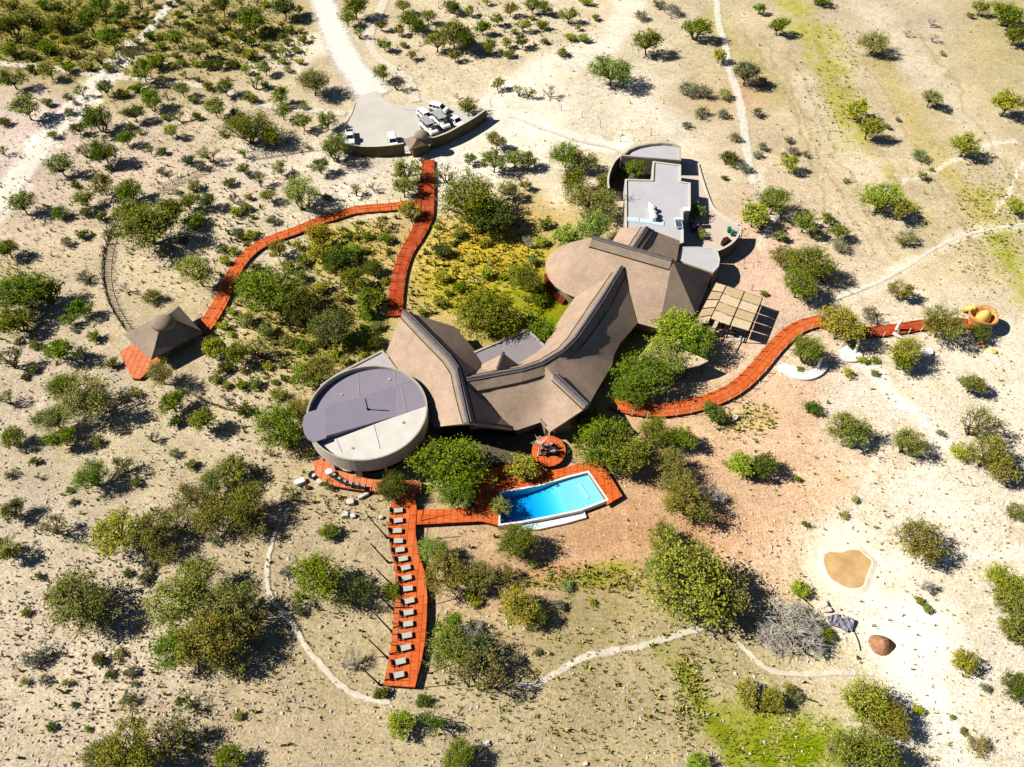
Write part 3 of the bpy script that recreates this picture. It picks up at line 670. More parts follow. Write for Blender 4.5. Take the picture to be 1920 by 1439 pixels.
# curved courtyard wall
def wall_line(name, pts, t, z0, z1, m, root=None, cope=None, label=None, cat='wall', nsm=5):
    ln = smoothline([Vector((p.x, p.y, 0)) for p in pts], nsm) if nsm else [Vector((p.x, p.y, 0)) for p in pts]
    L_, R_ = sides(ln, t); own = root is None
    if own: root = empty(name, (ln[len(ln) // 2].x, ln[len(ln) // 2].y, 0), label, cat)
    part(MB().prism(L_ + R_[::-1], z0, z1 - (.06 if cope else 0)), 'wall', m, root)
    if cope:
        L2, R2 = sides(ln, t + .06); part(MB().prism(L2 + R2[::-1], z1 - .06, z1), 'coping', cope, root)
    return root
wall_line('courtyard_wall', px('1163 292,1152 303,1143 322,1140 340,1142 353', 3.0), .3, -.1, 3.0, M['darkwall'], cope=M['palewall'], label='curved courtyard wall left of the service block, dark outside', cat='wall')
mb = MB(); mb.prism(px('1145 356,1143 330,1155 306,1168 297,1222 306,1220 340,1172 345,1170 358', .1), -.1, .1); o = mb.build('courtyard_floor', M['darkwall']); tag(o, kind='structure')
wall_line('yard_wall', px('1388 424,1386 436,1380 447,1370 457,1357 465,1345 470', 2.9), .35, -.1, 2.9, M['darkwall'], cope=M['palewall'], label='tall curved yard wall with pale top edge above the pergola')
mb = MB(); mb.prism(px('1277 305,1308 308,1316 335,1325 362,1334 385,1346 400,1362 411,1392 428,1388 450,1372 466,1345 480,1282 475,1282 392', .1), -.1, .1); o = mb.build('yard_paving', M['yard']); tag(o, kind='structure')
wall_line('garden_kerb', px('1309 306,1317 335,1326 362,1335 384,1347 398,1362 409,1385 421', .3), .3, -.1, .32, M['palewall'], label='low pale kerb wall edging the service yard on its right', cat='kerb wall')
def simple(name, mb, m, label, cat, group=None, **k):
    o = mb.build(name, m, **k); return tag(o, label, cat, group)
# rooftop things
z = 3.45
ct = at(1221, 404, z); e = empty('roof_duct', ct, 'white twin cowled roof duct with dark shadow on the service block roof', 'duct')
mb = MB(); mb.tube([ct + Vector((0, 2.6, .7)), ct + Vector((0, -1.2, .7))], .38, 12); part(mb, 'duct', M['white'], e)
for dy in (1.2, -.4, -1.6):
    part(MB().cyl(ct + Vector((.15, dy, 0)), .55, 1.1, 14).cyl(ct + Vector((.15, dy, 1.12)), .7, .25, 14, .3), 'cowl', M['white'], e)
for i, (a, b) in enumerate([((1174, 411), (1198, 413)), ((1199, 413.5), (1220, 416)), ((1221, 416), (1245, 420))]):
    p0, p1 = at(*a, z + .06), at(*b, z + .06); d = (p1 - p0); c = (p0 + p1) / 2
    r = empty('skylight', c, ['left', 'middle', 'right'][i] + ' pale blue skylight sheet of the strip along the service roof', 'skylight', 'skylight strip')
    part(MB().box(c, (d.length, 1.3, .12), math.atan2(d.y, d.x)), 'sheet', M['skylight'], r)
    part(MB().box(c + Vector((0, 0, .03)), (d.length - .3, .1, .14), math.atan2(d.y, d.x)), 'frame_bar', M['white'], r)
ct = at(1272, 425, z); e = empty('solar_heater', ct, 'solar water heater with dark panel and white tank on the service roof', 'solar heater')
part(MB().box(ct + Vector((0, 0, .5)), (1.15, 1.7, .1), 0), 'panel', M['solar'], e)
mb = MB()
for x in (-.62, .62): mb.box(ct + Vector((x, 0, .5)), (.08, 1.8, .14))
for y in (-.9, .9): mb.box(ct + Vector((0, y, .5)), (1.3, .08, .14))
for x in (-.5, .5):
    for y in (-.7, .7): mb.box(ct + Vector((x, y, .2)), (.06, .06, .5))
part(mb, 'frame', M['white'], e); part(MB().tube([ct + Vector((-.7, 1.2, .75)), ct + Vector((.7, 1.2, .75))], .3, 12), 'tank', M['white'], e)
ct = at(1286, 400, 3.2); e = empty('chimney_stack', (ct.x, ct.y, 0), 'square white chimney stack on the right edge of the service roof', 'chimney')
part(MB().box((ct.x, ct.y, 2.0), (1.0, 1.0, 4.2)), 'shaft', M['palewall'], e); part(MB().box((ct.x, ct.y, 4.16), (1.15, 1.15, .1)), 'cap', M['white'], e)
ct = at(1305, 430, .1); e = empty('pallet_rack', ct, 'low red brown pallet rack with clutter in the service yard', 'rack')
mb = MB().box(ct + Vector((0, 0, .5)), (2.2, 2.6, .08)); 
for x in (-1, 1):
    for y in (-1.2, 1.2): mb.box(ct + Vector((x, y, .5)), (.1, .1, 1.0))
part(mb, 'frame', M['redbrown'], e)
for k in range(9): part(MB().box(ct + Vector((random.uniform(-.8, .8), random.uniform(-1, 1), .7)), (.45, .35, .35), random.random()), 'carton', M['metal'], e)
for i, (u, v) in enumerate([(1366, 436), (1372, 442)]):
    ct = at(u, v, .1); e = empty('wheelie_bin', ct, ['left', 'right'][i] + ' of two green wheeled bins by the curved yard wall', 'bin', 'green bins')
    b = MB(); b.add([ct + Vector(q) for q in ((-.25, -.3, .1), (.25, -.3, .1), (.25, .3, .1), (-.25, .3, .1), (-.33, -.38, 1), (.33, -.38, 1), (.33, .38, 1), (-.33, .38, 1))], [(3, 2, 1, 0), (0, 1, 5, 4), (1, 2, 6, 5), (2, 3, 7, 6), (3, 0, 4, 7), (4, 5, 6, 7)])
    part(b, 'body', M['green_pl'], e); part(MB().box(ct + Vector((0, 0, 1.05)), (.72, .82, .08)), 'lid', M['green_pl'], e)
    part(MB().wheel(ct + Vector((0, .3, .12)), .12, .6, (1, 0, 0)), 'wheel', M['tyre'], e)
for i, (u, v) in enumerate([(1361, 455), (1356, 460)]):
    ct = at(u, v, .1); e = empty('crate', ct, ['larger', 'smaller'][i] + ' dark timber crate against the curved yard wall', 'crate', 'dark crates')
    s = 1.1 - .3 * i; mb = MB()
    for k in range(4): mb.box(ct + Vector((0, 0, .12 + k * .22)), (s, s, .17), .5)
    part(mb, 'slats', M['wood_dk'], e)
# sandy canopy under the trees near the pergola
cp = empty('sand_coloured_canopy', at(1275, 690), 'sand coloured flat canopy roof with curved front half hidden under trees', 'canopy')
part(MB().prism(px('1195 672,1230 655,1262 655,1293 660,1329 677,1312 685,1290 690,1262 694,1225 692', 3), 2.75, 3.0), 'roof', M['reed'], cp, bevel=.05)
for u, v in ((1225, 690), (1262, 692), (1290, 688), (1322, 678), (1235, 660), (1290, 663)):
    p = at(u, v, 2.8); part(MB().box((p.x, p.y, 1.35), (.25, .25, 2.8)), 'post', M['darkwall'], cp)
p = at(1275, 690, 2.8); part(MB().box((p.x - .5, p.y + 2.2, 1.3), (6, .2, 2.7)), 'back_wall', M['darkwall'], cp)

# ---------------------------------------------------------------- pergola
pg = empty('reed_pergola', at(1375, 610), 'tan reed roofed pergola with three bays of panels beside the curved boardwalk', 'pergola')
bays = [((1343, 530), (1361, 535.5), (1327, 606), (1299, 614)), ((1363, 536), (1395, 547), (1367, 611), (1333, 598)), ((1397, 547.5), (1429, 559), (1403, 621), (1370, 611.5))]
for b in bays:
    A_, B_, C_, D_ = [at(u, v, 3.1) for u, v in b]; nr = 5 if b is bays[0] else 4
    for k in range(nr):
        t0, t1 = k / nr + .012, (k + 1) / nr - .012
        q = [A_.lerp(D_, t0), B_.lerp(C_, t0), B_.lerp(C_, t1), A_.lerp(D_, t1)]
        part(MB().prism(q, 3.05 + .03 * random.random(), 3.13 + .04 * random.random()), 'reed_panel', M['reed' if (k + nr) % 2 else 'reed2'], pg)
mb = MB()
for a, b in (((1362, 536), (1314, 632)), ((1396, 547), (1346, 640)), ((1430, 559), (1404, 622)), ((1343, 530), (1300, 613))):
    A_, B_ = at(*a, 2.95), at(*b, 2.95); mb.tube([A_, B_], .09, 6)
for t in (0, .25, .5, .75, 1):
    A_ = at(1343, 530, 2.98).lerp(at(1300, 613, 2.98), t); B_ = at(1429, 559, 2.98).lerp(at(1403, 621, 2.98), t); mb.tube([A_, B_], .07, 6)
part(mb, 'beams', M['wood_dk'], pg)
for u, v in ((1344, 532), (1428, 560), (1402, 620), (1301, 612), (1363, 537), (1396, 548), (1335, 600), (1369, 610)):
    p = at(u, v, 2.95); part(MB().box((p.x, p.y, 1.45), (.2, .2, 3.0)), 'post', M['wood_dk'], pg)
mb = MB(); mb.prism(px('1350 618,1400 634,1397 642,1346 627', .1), -.1, .12); part(mb, 'step_slab', M['palewall'], pg)
for i, (u, v) in enumerate(((1385, 600), (1368, 628))):
    ct = at(u, v, 0); e = empty('table', ct, ['dark table under the pergola roof', 'dark picnic table by the pale slab at the pergola front'][i], 'table')
    part(MB().box(ct + Vector((0, 0, .76)), (1.8, .9, .06), -.35), 'table_top', M['wood_dk'], e)
    for x in (-.75, .75):
        part(MB().box(ct + Vector((x * math.cos(-.35), x * math.sin(-.35), .37)), (.1, .7, .74), -.35), 'leg', M['wood_dk'], e)
for i, (u, v) in enumerate(((1355, 620), (1377, 633))):
    ct = at(u, v, 0); e = empty('garden_chair', ct, ['left', 'right'][i] + ' dark chair at the front of the reed pergola', 'chair', 'pergola chairs')
    part(MB().box(ct + Vector((0, 0, .45)), (.5, .5, .06)), 'seat', M['black'], e); part(MB().box(ct + Vector((0, .25, .75)), (.5, .06, .55)), 'backrest', M['black'], e)
    for x in (-.2, .2):
        for y in (-.2, .2): part(MB().box(ct + Vector((x, y, .22)), (.05, .05, .44)), 'leg', M['black'], e)

# ---------------------------------------------------------------- thatched hut, gatehouse
def hut(name, apex, za, corners, ze, label, cat, mth, capr):
    A_ = at(*apex, za); C_ = [at(u, v, ze) for u, v in corners]; root = empty(name, (A_.x, A_.y, 0), label, cat)
    mb = MB(); n = len(C_); K = 6                       # slightly concave, rounded thatch faces
    rows = []
    for k in range(K + 1):
        t = k / K; row = []
        for i in range(n):
            for s in range(5):
                a = C_[i].lerp(C_[(i + 1) % n], s / 5); cen = Vector((A_.x, A_.y, 0))
                p = A_.lerp(a, t); p.z -= .25 * math.sin(math.pi * t); row.append(p)
        rows.append(row)
    vs = sum(rows, []); w = n * 5
    fs = [(k * w + i, k * w + (i + 1) % w, (k + 1) * w + (i + 1) % w, (k + 1) * w + i) for k in range(K) for i in range(w)]
    mb.add(vs, fs); part(mb, 'thatch_roof', mth, root, solid=.3, merge=.02)
    mb = MB()
    prof = [(0, .02), (.35, -.04), (.7, -.25), (1.0, -.62), (1.1, -1.0)]
    vs = []; fs = []; m_ = 20
    for r, z_ in prof:
        for k in range(m_):
            a = 2 * math.pi * k / m_; vs.append((A_.x + capr * r * math.cos(a) * 1.0, A_.y + capr * r * math.sin(a) * .9, za + z_ * capr * .75))
    for i in range(len(prof) - 1):
        for k in range(m_): fs.append((i * m_ + k, (i + 1) * m_ + k, (i + 1) * m_ + (k + 1) % m_, i * m_ + (k + 1) % m_))
    mb.add(vs, fs); part(mb, 'thatch_cap', mth, root, merge=.01, smooth=True, solid=.1)
    part(MB().prism(inset(C_, .68), -.1, ze + .3), 'wall', M['darkwall'], root)
    return root, C_
hr, hc = hut('thatched_hut', (302, 597), 6.6, [(231, 628), (283, 675), (380, 624), (335, 574)], 2.5, 'grey brown thatched hut with a pyramid roof at the end of the left boardwalk', 'hut', M['thatch_grey'], 1.75)
gh, gc = hut('thatched_gatehouse', (790, 246), 5.0, [(756, 262), (768, 281), (812, 268), (800, 247)], 2.6, 'small thatched gatehouse in the gap of the parking wall', 'gatehouse', M['thatch_grey'], 1.5)

# ---------------------------------------------------------------- parking area
mb = MB(); mb.prism(px('676 181,690 175,708 171,722 186,738 195,760 199,785 201,815 200,845 203,880 206,914 212,908 222,885 238,850 253,812 268,770 282,740 286,694 289,650 285,636 262,655 225,664 195', .1), -.05, .1)
o = mb.build('parking_paving', M['paving']); tag(o, kind='structure')
wall_line('parking_wall', px('642 269,668 273,694 274.5,725 273,757 268.5', 2.6), .35, -.1, 2.6, M['darkwall'], cope=M['palewall'], label='left curved stretch of dark parking wall below two parked cars')
wall_line('parking_wall', px('806 260,835 250,862 236,888 221,911 205', 2.6), .35, -.1, 2.6, M['darkwall'], cope=M['palewall'], label='right curved stretch of dark parking wall behind the safari trucks')
for i, (p, lb) in enumerate([([(666, 192), (662, 205), (658, 215), (650, 228), (643, 245)], 'left edge'), ([(700, 172), (716, 188), (738, 199), (762, 205), (790, 207)], 'upper right edge')]):
    wall_line('kerb', [at(u, v, .2) for u, v in p], .2, -.05, .22, M['palewall'], label='thin pale kerb along the ' + lb + ' of the parking area', cat='kerb')

def make_car(style):
    """car pointing to +x, centred at the origin. returns root with parts"""
    root = empty({'pickup': 'pickup_truck', 'suv': 'parked_car', 'safari': 'safari_truck'}[style], (0, 0, 0))
    L_, Wd = {'pickup': (5.2, 1.85), 'suv': (4.8, 1.9), 'safari': (5.4, 1.95)}[style]
    prof = {'pickup': [(-2.6, .45), (-2.6, 1.05), (-.6, 1.05), (-.55, 1.08), (1.0, 1.12), (2.35, .98), (2.6, .75), (2.6, .42)],
            'suv': [(-2.4, .45), (-2.42, 1.1), (1.0, 1.12), (2.2, 1.0), (2.4, .75), (2.4, .42)],
            'safari': [(-2.7, .5), (-2.7, 1.15), (1.2, 1.15), (1.25, 1.15), (2.5, 1.08), (2.7, .9), (2.7, .5)]}[style]
    def extr(pr, w, w2=None):
        n = len(pr); w2 = w2 or w; vs = [(x, -w / 2, z) for x, z in pr] + [(x, w2 / 2, z) for x, z in pr]
        return MB().add(vs, [tuple(range(n)), tuple(range(n, 2 * n))[::-1]] + [(i, n + i, n + (i + 1) % n, (i + 1) % n) for i in range(n)])
    extr(prof, Wd).build('body', M['white'], root, bevel=.07)
    def cabin(x0, x1, x2, x3, z0, z1):
        w0, w1 = Wd * .95, Wd * .78
        vs = [(x0, -w0 / 2, z0), (x3, -w0 / 2, z0), (x3, w0 / 2, z0), (x0, w0 / 2, z0), (x1, -w1 / 2, z1), (x2, -w1 / 2, z1), (x2, w1 / 2, z1), (x1, w1 / 2, z1)]
        return MB().add(vs, [(0, 1, 5, 4), (1, 2, 6, 5), (2, 3, 7, 6), (3, 0, 4, 7), (4, 5, 6, 7)]), (x0, x1, x2, x3, w0, w1, z0, z1)
    if style in ('pickup', 'suv'):
        x0, x1, x2, x3 = (-.75, -.45, .75, 1.35) if style == 'pickup' else (-2.3, -2.0, .7, 1.35)
        cb, d = cabin(x0, x1, x2, x3, 1.05, 1.78); cb.build('cabin', M['white'], root, bevel=.04)
        xw0, xw1 = x3, x2; e_ = .02
        def lerp(a, b, t): return a + (b - a) * t
        def pane(p): MB().add(p, [tuple(range(len(p)))]).build('window', M['glass'], root, solid=.02)
        w0, w1 = d[4] / 2, d[5] / 2
        pane([(lerp(x3, x2, .12) + e_, -lerp(w0, w1, .12) + .1, 1.15), (lerp(x3, x2, .12) + e_, lerp(w0, w1, .12) - .1, 1.15), (lerp(x3, x2, .88) + e_, lerp(w0, w1, .88) - .1, 1.70), (lerp(x3, x2, .88) + e_, -lerp(w0, w1, .88) + .1, 1.70)])
        pane([(lerp(x0, x1, .15) - e_, -lerp(w0, w1, .12) + .12, 1.18), (lerp(x0, x1, .15) - e_, lerp(w0, w1, .12) - .12, 1.18), (lerp(x0, x1, .85) - e_, lerp(w0, w1, .85) - .12, 1.68), (lerp(x0, x1, .85) - e_, -lerp(w0, w1, .85) + .12, 1.68)])
        nwin = 2 if style == 'pickup' else 3
        for s in (-1, 1):
            for k in range(nwin):
                a0 = lerp(x0 + .2, x3 - .35, k / nwin + .02); a1 = lerp(x0 + .2, x3 - .35, (k + 1) / nwin - .03)
                b0 = lerp(x1 + .08, x2 - .05, k / nwin + .02); b1 = lerp(x1 + .08, x2 - .05, (k + 1) / nwin - .03)
                pane([(a0, s * (lerp(w0, w1, .18) + e_), 1.18), (a1, s * (lerp(w0, w1, .18) + e_), 1.18), (b1, s * (lerp(w0, w1, .85) + e_), 1.67), (b0, s * (lerp(w0, w1, .85) + e_), 1.67)])
    if style == 'pickup':
        MB().box((-1.7, 0, 1.062), (1.65, 1.5, .03)).build('load_bed', M['black'], root)
    if style == 'safari':
        MB().box((-.75, 0, 2.25), (3.6, 2.0, .07)).build('canopy_roof', M['canvas'], root, bevel=.02)
        for x in (-2.4, -.7, .95):
            for s in (-1, 1): MB().tube([(x, s * .93, 1.1), (x, s * .93, 2.25)], .035, 6).build('roof_post', M['black'], root)
        MB().box((1.25, 0, 1.5), (.05, 1.7, .08)).box((1.25, 0, 1.85), (.05, 1.7, .06)).box((1.25, .85, 1.5), (.05, .06, .75)).box((1.25, -.85, 1.5), (.05, .06, .75)).build('windscreen_frame', M['white'], root)
        MB().box((1.25, 0, 1.67), (.02, 1.6, .3)).build('windscreen', M['glass'], root)
        for k, x in enumerate((-2.0, -1.0, 0.1)):
            MB().box((x, 0, 1.3 + .12 * (2 - k)), (.5, 1.6, .14)).box((x - .28, 0, 1.6 + .12 * (2 - k)), (.1, 1.6, .5)).build('bench_seat', M['darkwall'], root)
    for sx in (-1, 1):
        for sy in (-1, 1):
            c = (sx * L_ * .31, sy * (Wd / 2 - .06), .38)
            t = MB().wheel(c, .38, .26, (0, 1, 0), 16).build('wheel', M['tyre'], root)
            MB().wheel((c[0], c[1] + sy * .11, .38), .2, .06, (0, 1, 0), 12).build('rim', M['rim'], t)
    fx = prof[-2][0] + .02
    for s in (-1, 1): MB().box((fx - .01, s * Wd * .36, .78), (.05, .35, .16)).build('headlight', M['metal'], root)
    MB().box((fx, 0, .52), (.12, Wd * .95, .16)).build('bumper', M['black'], root)
    for s in (-1, 1): MB().box((1.15, s * (Wd / 2 + .1), 1.15), (.1, .2, .14)).build('mirror', M['black'], root)
    return root
bpy.context.view_layer.update()
cars = {}
def place_car(style, u, v, u2, v2, label, cat):
    a, b = at(u, v, 1), at(u2, v2, 1); rz = math.atan2(b.y - a.y, b.x - a.x)
    if style not in cars: cars[style] = o = make_car(style)
    else:
        bpy.context.view_layer.update(); o = copy_tree(cars[style])
    o.location = (a.x, a.y, .1); o.rotation_euler = (0, 0, rz); tag(o, label, cat, 'vehicles in the parking area')
place_car('pickup', 656, 256, 657, 268, 'white pickup truck at the left end of the parking area', 'pickup truck')
place_car('suv', 736, 263, 739, 275, 'small white car parked alone next to the gatehouse', 'car')
place_car('safari', 804, 239, 816, 250, 'open safari truck with grey canopy nearest the gatehouse', 'safari truck')
place_car('safari', 827, 228, 839, 239, 'open safari truck with grey canopy, between its twin and the white pickup', 'safari truck')
place_car('suv', 797, 216, 806, 224, 'white boxy car parked behind the two safari trucks', 'car')
place_car('suv', 822, 202, 834, 205, 'white car at the top of the vehicle cluster, nearest the wall tree', 'car')
place_car('pickup', 853, 226, 865, 234, 'white pickup truck parked between a safari truck and the wall tree', 'pickup truck')

# ---------------------------------------------------------------- decks and boardwalks
def board_mesh(L_, R_, z, th, m, parent, name='deck_boards'):
    n = len(L_); vs = []; uv = []; d = 0
    for i in range(n):
        if i: d += ((L_[i] + R_[i]) / 2 - (L_[i - 1] + R_[i - 1]) / 2).length
        w = (L_[i] - R_[i]).length; vs += [(L_[i].x, L_[i].y, z), (R_[i].x, R_[i].y, z)]; uv += [(d, w / 2), (d, -w / 2)]
    fs = [(2 * i, 2 * i + 1, 2 * i + 3, 2 * i + 2) for i in range(n - 1)]
    me = bpy.data.meshes.new(name); me.from_pydata(vs, [], fs); ul = me.uv_layers.new(name='UVMap')
    for p in me.polygons:
        for li in p.loop_indices: ul.data[li].uv = uv[me.loops[li].vertex_index]
    me.materials.append(m); o = bpy.data.objects.new(name, me); COL.objects.link(o); o.parent = parent; origin(o, parent)
    mb = MB(); mb.prism([Vector((p.x, p.y, 0)) for p in L_] + [Vector((p.x, p.y, 0)) for p in R_[::-1]], z - th, z - .01); part(mb, 'deck_frame', M['deckside'], parent)
    return o
def boardwalk(pts, w, z, m, label, posts=2.3, pm='wood_dk', ph=1.0, name='boardwalk', skip=()):
    ln = smoothline([Vector((*at(u, v, z)[:2], 0)) for u, v in pts], 6); out = [ln[0]]; acc = 0
    L_, R_ = sides(ln, interp(w, len(ln))); c = ln[len(ln) // 2]
    root = empty(name, (c.x, c.y, 0), label, 'boardwalk'); board_mesh(L_, R_, z, .25, m, root)
    mb = MB()
    for side, sg in ((L_, 1), (R_, -1)):
        nxt = posts * .5; acc = 0
        for a, b in zip(side[:-1], side[1:]):
            seg = (b - a).length
            while acc + seg > nxt:
                p = a.lerp(b, (nxt - acc) / seg); nxt += posts
                part(MB().tube([(p.x, p.y, z - .4), (p.x + random.uniform(-.05, .05), p.y, z + ph * random.uniform(.9, 1.15))], .07, 6), 'post', M[pm], root)
            acc += seg
        mb.tube([Vector((p.x, p.y, z + ph * .85)) for p in side], .018, 4, cap=False)
        for p in side[::3]: mb.tube([(p.x, p.y, -.1), (p.x, p.y, z - .2)], .1, 5)
    part(mb, 'rope_and_footings', M['wood_dk'], root)
    return root
boardwalk([(803, 300), (802, 325), (800, 350), (798, 380), (796, 408), (782, 440), (764, 470), (751, 505), (744, 545), (741, 592)], [2.5, 2.8, 3.2, 3.6, 3.3, 3.0, 2.7, 2.6, 2.6, 2.6], .45, M['deck_red'], 'red boardwalk from the parking gatehouse down to the lodge entrance')
boardwalk([(786, 379), (740, 387), (690, 391), (660, 395), (625, 406), (600, 413), (555, 432), (510, 448), (474, 468), (447, 497), (428, 532), (412, 568), (388, 606), (372, 622)], [2.4, 2.4, 2.4, 2.4, 2.3, 2.3, 2.4, 2.5, 2.6, 2.8, 3], .38, M['deck'], 'orange boardwalk curving left from the fork to the thatched hut')
boardwalk([(1150, 755), (1185, 765), (1230, 769), (1285, 763), (1335, 749), (1380, 727), (1418, 693), (1450, 655), (1480, 625), (1508, 609), (1545, 600)], [2.6, 2.6, 2.6, 2.6, 2.6, 2.7, 2.7, 2.6, 2.5], .45, M['deck'], 'orange boardwalk bending past the pergola on the right of the lodge', pm='palewall')
boardwalk([(1545, 606), (1580, 618), (1630, 622), (1680, 617), (1730, 609), (1780, 606), (1818, 607)], [2.3], .4, M['deck_red'], 'dark red boardwalk leading to the orange play tower', pm='white_wood')
def deck_poly(name, pts, z, m, label, cat='deck', th=.35):
    P_ = [Vector((*at(u, v, z)[:2], 0)) for u, v in pts]; c = sum(P_, Vector()) / len(P_)
    root = empty(name, (c.x, c.y, 0), label, cat)
    me = bpy.data.meshes.new('deck_boards'); vs = [(p.x, p.y, z) for p in P_]; n = len(vs)
    A = sum(P_[i].x * P_[(i + 1) % n].y - P_[(i + 1) % n].x * P_[i].y for i in range(n))
    me.from_pydata(vs, [], [tuple(range(n)) if A > 0 else tuple(range(n))[::-1]]); ul = me.uv_layers.new(name='UVMap')
    for lp in me.loops: q = vs[lp.vertex_index]; ul.data[lp.index].uv = (q[1], q[0])
    me.materials.append(m); o = bpy.data.objects.new('deck_boards', me); COL.objects.link(o); o.parent = root; origin(o, root)
    part(MB().prism(P_, z - th, z - .01), 'deck_frame', M['deckside'], root); return root
ldk = deck_poly('lounger_deck', [(733, 945), (728, 985), (730, 1012), (737, 1050), (742, 1088), (741, 1128), (737, 1170), (734, 1210), (727, 1245), (719, 1285), (778, 1289), (790, 1240), (797, 1200), (800, 1160), (801, 1120), (797, 1075), (785, 1040), (779, 1000), (781, 955), (778, 925), (740, 925)], .8, M['deck'], 'long orange timber deck carrying a single row of sun loungers')
e1 = [(720, 985), (722, 1010), (730, 1050), (735, 1090), (733, 1130), (729, 1170), (726, 1210), (719, 1245)]
deck_poly('terrace_deck', [(586, 866), (602, 860), (618, 868), (640, 884), (670, 893), (700, 897), (735, 897), (765, 895), (790, 905), (790, 925), (740, 928), (705, 922), (680, 920), (652, 916), (624, 911), (606, 903), (592, 890)], .82, M['deck_pale'], 'curved orange terrace deck below the round pavilion with a row of chairs')
deck_poly('pool_deck', [(781, 957), (850, 953), (893, 949), (878, 925), (872, 900), (900, 882), (950, 872), (1000, 868), (1020, 884), (1048, 880), (1090, 868), (1122, 860), (1140, 886), (1167, 930), (1138, 947), (1136, 938), (1102, 886), (1066, 895), (1017, 910), (980, 917), (938, 924), (936, 986), (905, 978), (895, 978), (780, 984)], .72, M['deck'], 'orange timber deck wrapping the top and right of the swimming pool')
mb = MB(); mb.prism(px('832 822,880 806,965 812,1010 800,1030 815,1000 866,950 870,900 880,868 895,840 870', .3), -.1, .3); o = mb.build('painted_shade_floor', M['darkwall']); tag(o, kind='structure')  # added dark floor, its colour stands in for roof shadow below the eave
deck_poly('round_deck', [(1029 + 32 * math.cos(a / 20 * 2 * math.pi) * (1 if True else 1), 846 + 29 * math.sin(a / 20 * 2 * math.pi)) for a in range(20)], .9, M['deck'], 'round raised orange deck with a fire pit under the lodge gable tip')
deck_poly('hut_deck', [(224, 661), (248, 646), (300, 640), (330, 650), (285, 690), (262, 711), (248, 710)], .5, M['deck_pale'], 'faded orange deck on the lower left side of the thatched hut')

# ---------------------------------------------------------------- pool
pl = [at(u, v, .5) for u, v in POOL]; pc = sum(pl, Vector()) / len(pl)
pool = empty('swimming_pool', (pc.x, pc.y, 0), 'long turquoise swimming pool with white rim set in the orange deck', 'swimming pool')
def outset(P_, d):
    n = len(P_); A = sum(P_[i].x * P_[(i + 1) % n].y - P_[(i + 1) % n].x * P_[i].y for i in range(n)); s = 1 if A > 0 else -1; out = []
    for i in range(n):
        a, b, c = P_[i - 1], P_[i], P_[(i + 1) % n]; d1 = (b - a); d1.z = 0; d1.normalize(); d2 = (c - b); d2.z = 0; d2.normalize()
        n1 = Vector((d1.y, -d1.x, 0)) * s; n2 = Vector((d2.y, -d2.x, 0)) * s; bis = n1 + n2; bis = bis * (2 / max(.6, bis.length_squared)); out.append(b + bis * d)
    return out
xL, xR = at(940, 955, .5), at(1118, 915, .5); ax = (xR - xL); ax.z = 0; LEN = ax.length; ax.normalize()
def depth(p):
    t = (p - xL).dot(ax) / LEN; return -1.15 + (1.45) * float(np.interp(t, [0, .3, .5, .62, 1], [0, .2, .66, .93, 1.0]))
n = len(pl); out = outset(pl, .28)
mb = MB(); mb.add([(p.x, p.y, .74) for p in pl] + [(p.x, p.y, .74) for p in out] + [(p.x, p.y, -.3) for p in out] + [(p.x, p.y, .3) for p in pl], sum([[(i, (i + 1) % n, n + (i + 1) % n, n + i), (n + i, n + (i + 1) % n, 2 * n + (i + 1) % n, 2 * n + i), (3 * n + i, 3 * n + (i + 1) % n, (i + 1) % n, i)] for i in range(n)], []))
part(mb, 'rim', M['whitestone'], pool)
# basin: strips across the pool so the floor can slope
north = [pl[i] for i in (0, 1, 2, 3, 4)]; south = [pl[i] for i in (9, 8, 7, 6, 5)]
NN = smoothline(north, 5); SS = smoothline(south, 5)
mb = MB(); vs = []; fs = []
for a, b in zip(NN, SS): vs += [(a.x, a.y, .5), (a.x, a.y, depth(a)), (b.x, b.y, depth(b)), (b.x, b.y, .5)]
m_ = len(NN)
for i in range(m_ - 1):
    k = 4 * i
    for j in range(3): fs.append((k + j, k + j + 1, k + 5 + j, k + 4 + j))
fs += [(0, 1, 2, 3), (4 * m_ - 1, 4 * m_ - 2, 4 * m_ - 3, 4 * m_ - 4)]
mb.add(vs, fs); part(mb, 'basin', M['pooltile'], pool)
mb = MB(); vs = []; fs = []
for a, b in zip(NN, SS):
    s_ = (b - a).normalized() * .01; vs += [(a.x + s_.x, a.y + s_.y, .56), (a.x + s_.x, a.y + s_.y, depth(a) + .02), (b.x - s_.x, b.y - s_.y, depth(b) + .02), (b.x - s_.x, b.y - s_.y, .56)]
for i in range(m_ - 1):
    k = 4 * i
    for j in range(4): fs.append((k + j, k + (j + 1) % 4, k + 4 + (j + 1) % 4, k + 4 + j))
fs += [(3, 2, 1, 0), (4 * m_ - 4, 4 * m_ - 3, 4 * m_ - 2, 4 * m_ - 1)]
mb.add(vs, fs); part(mb, 'water', M['water'], pool, merge=.0001)
st = at(1098, 915, .5); mb = MB()
for k in range(3): mb.box((st.x - .3 - k * .5, st.y - .4, .28 - k * .14), (.5, 2.6, .12), math.atan2(ax.y, ax.x) + .25)
part(mb, 'step', M['pooltile'], pool)
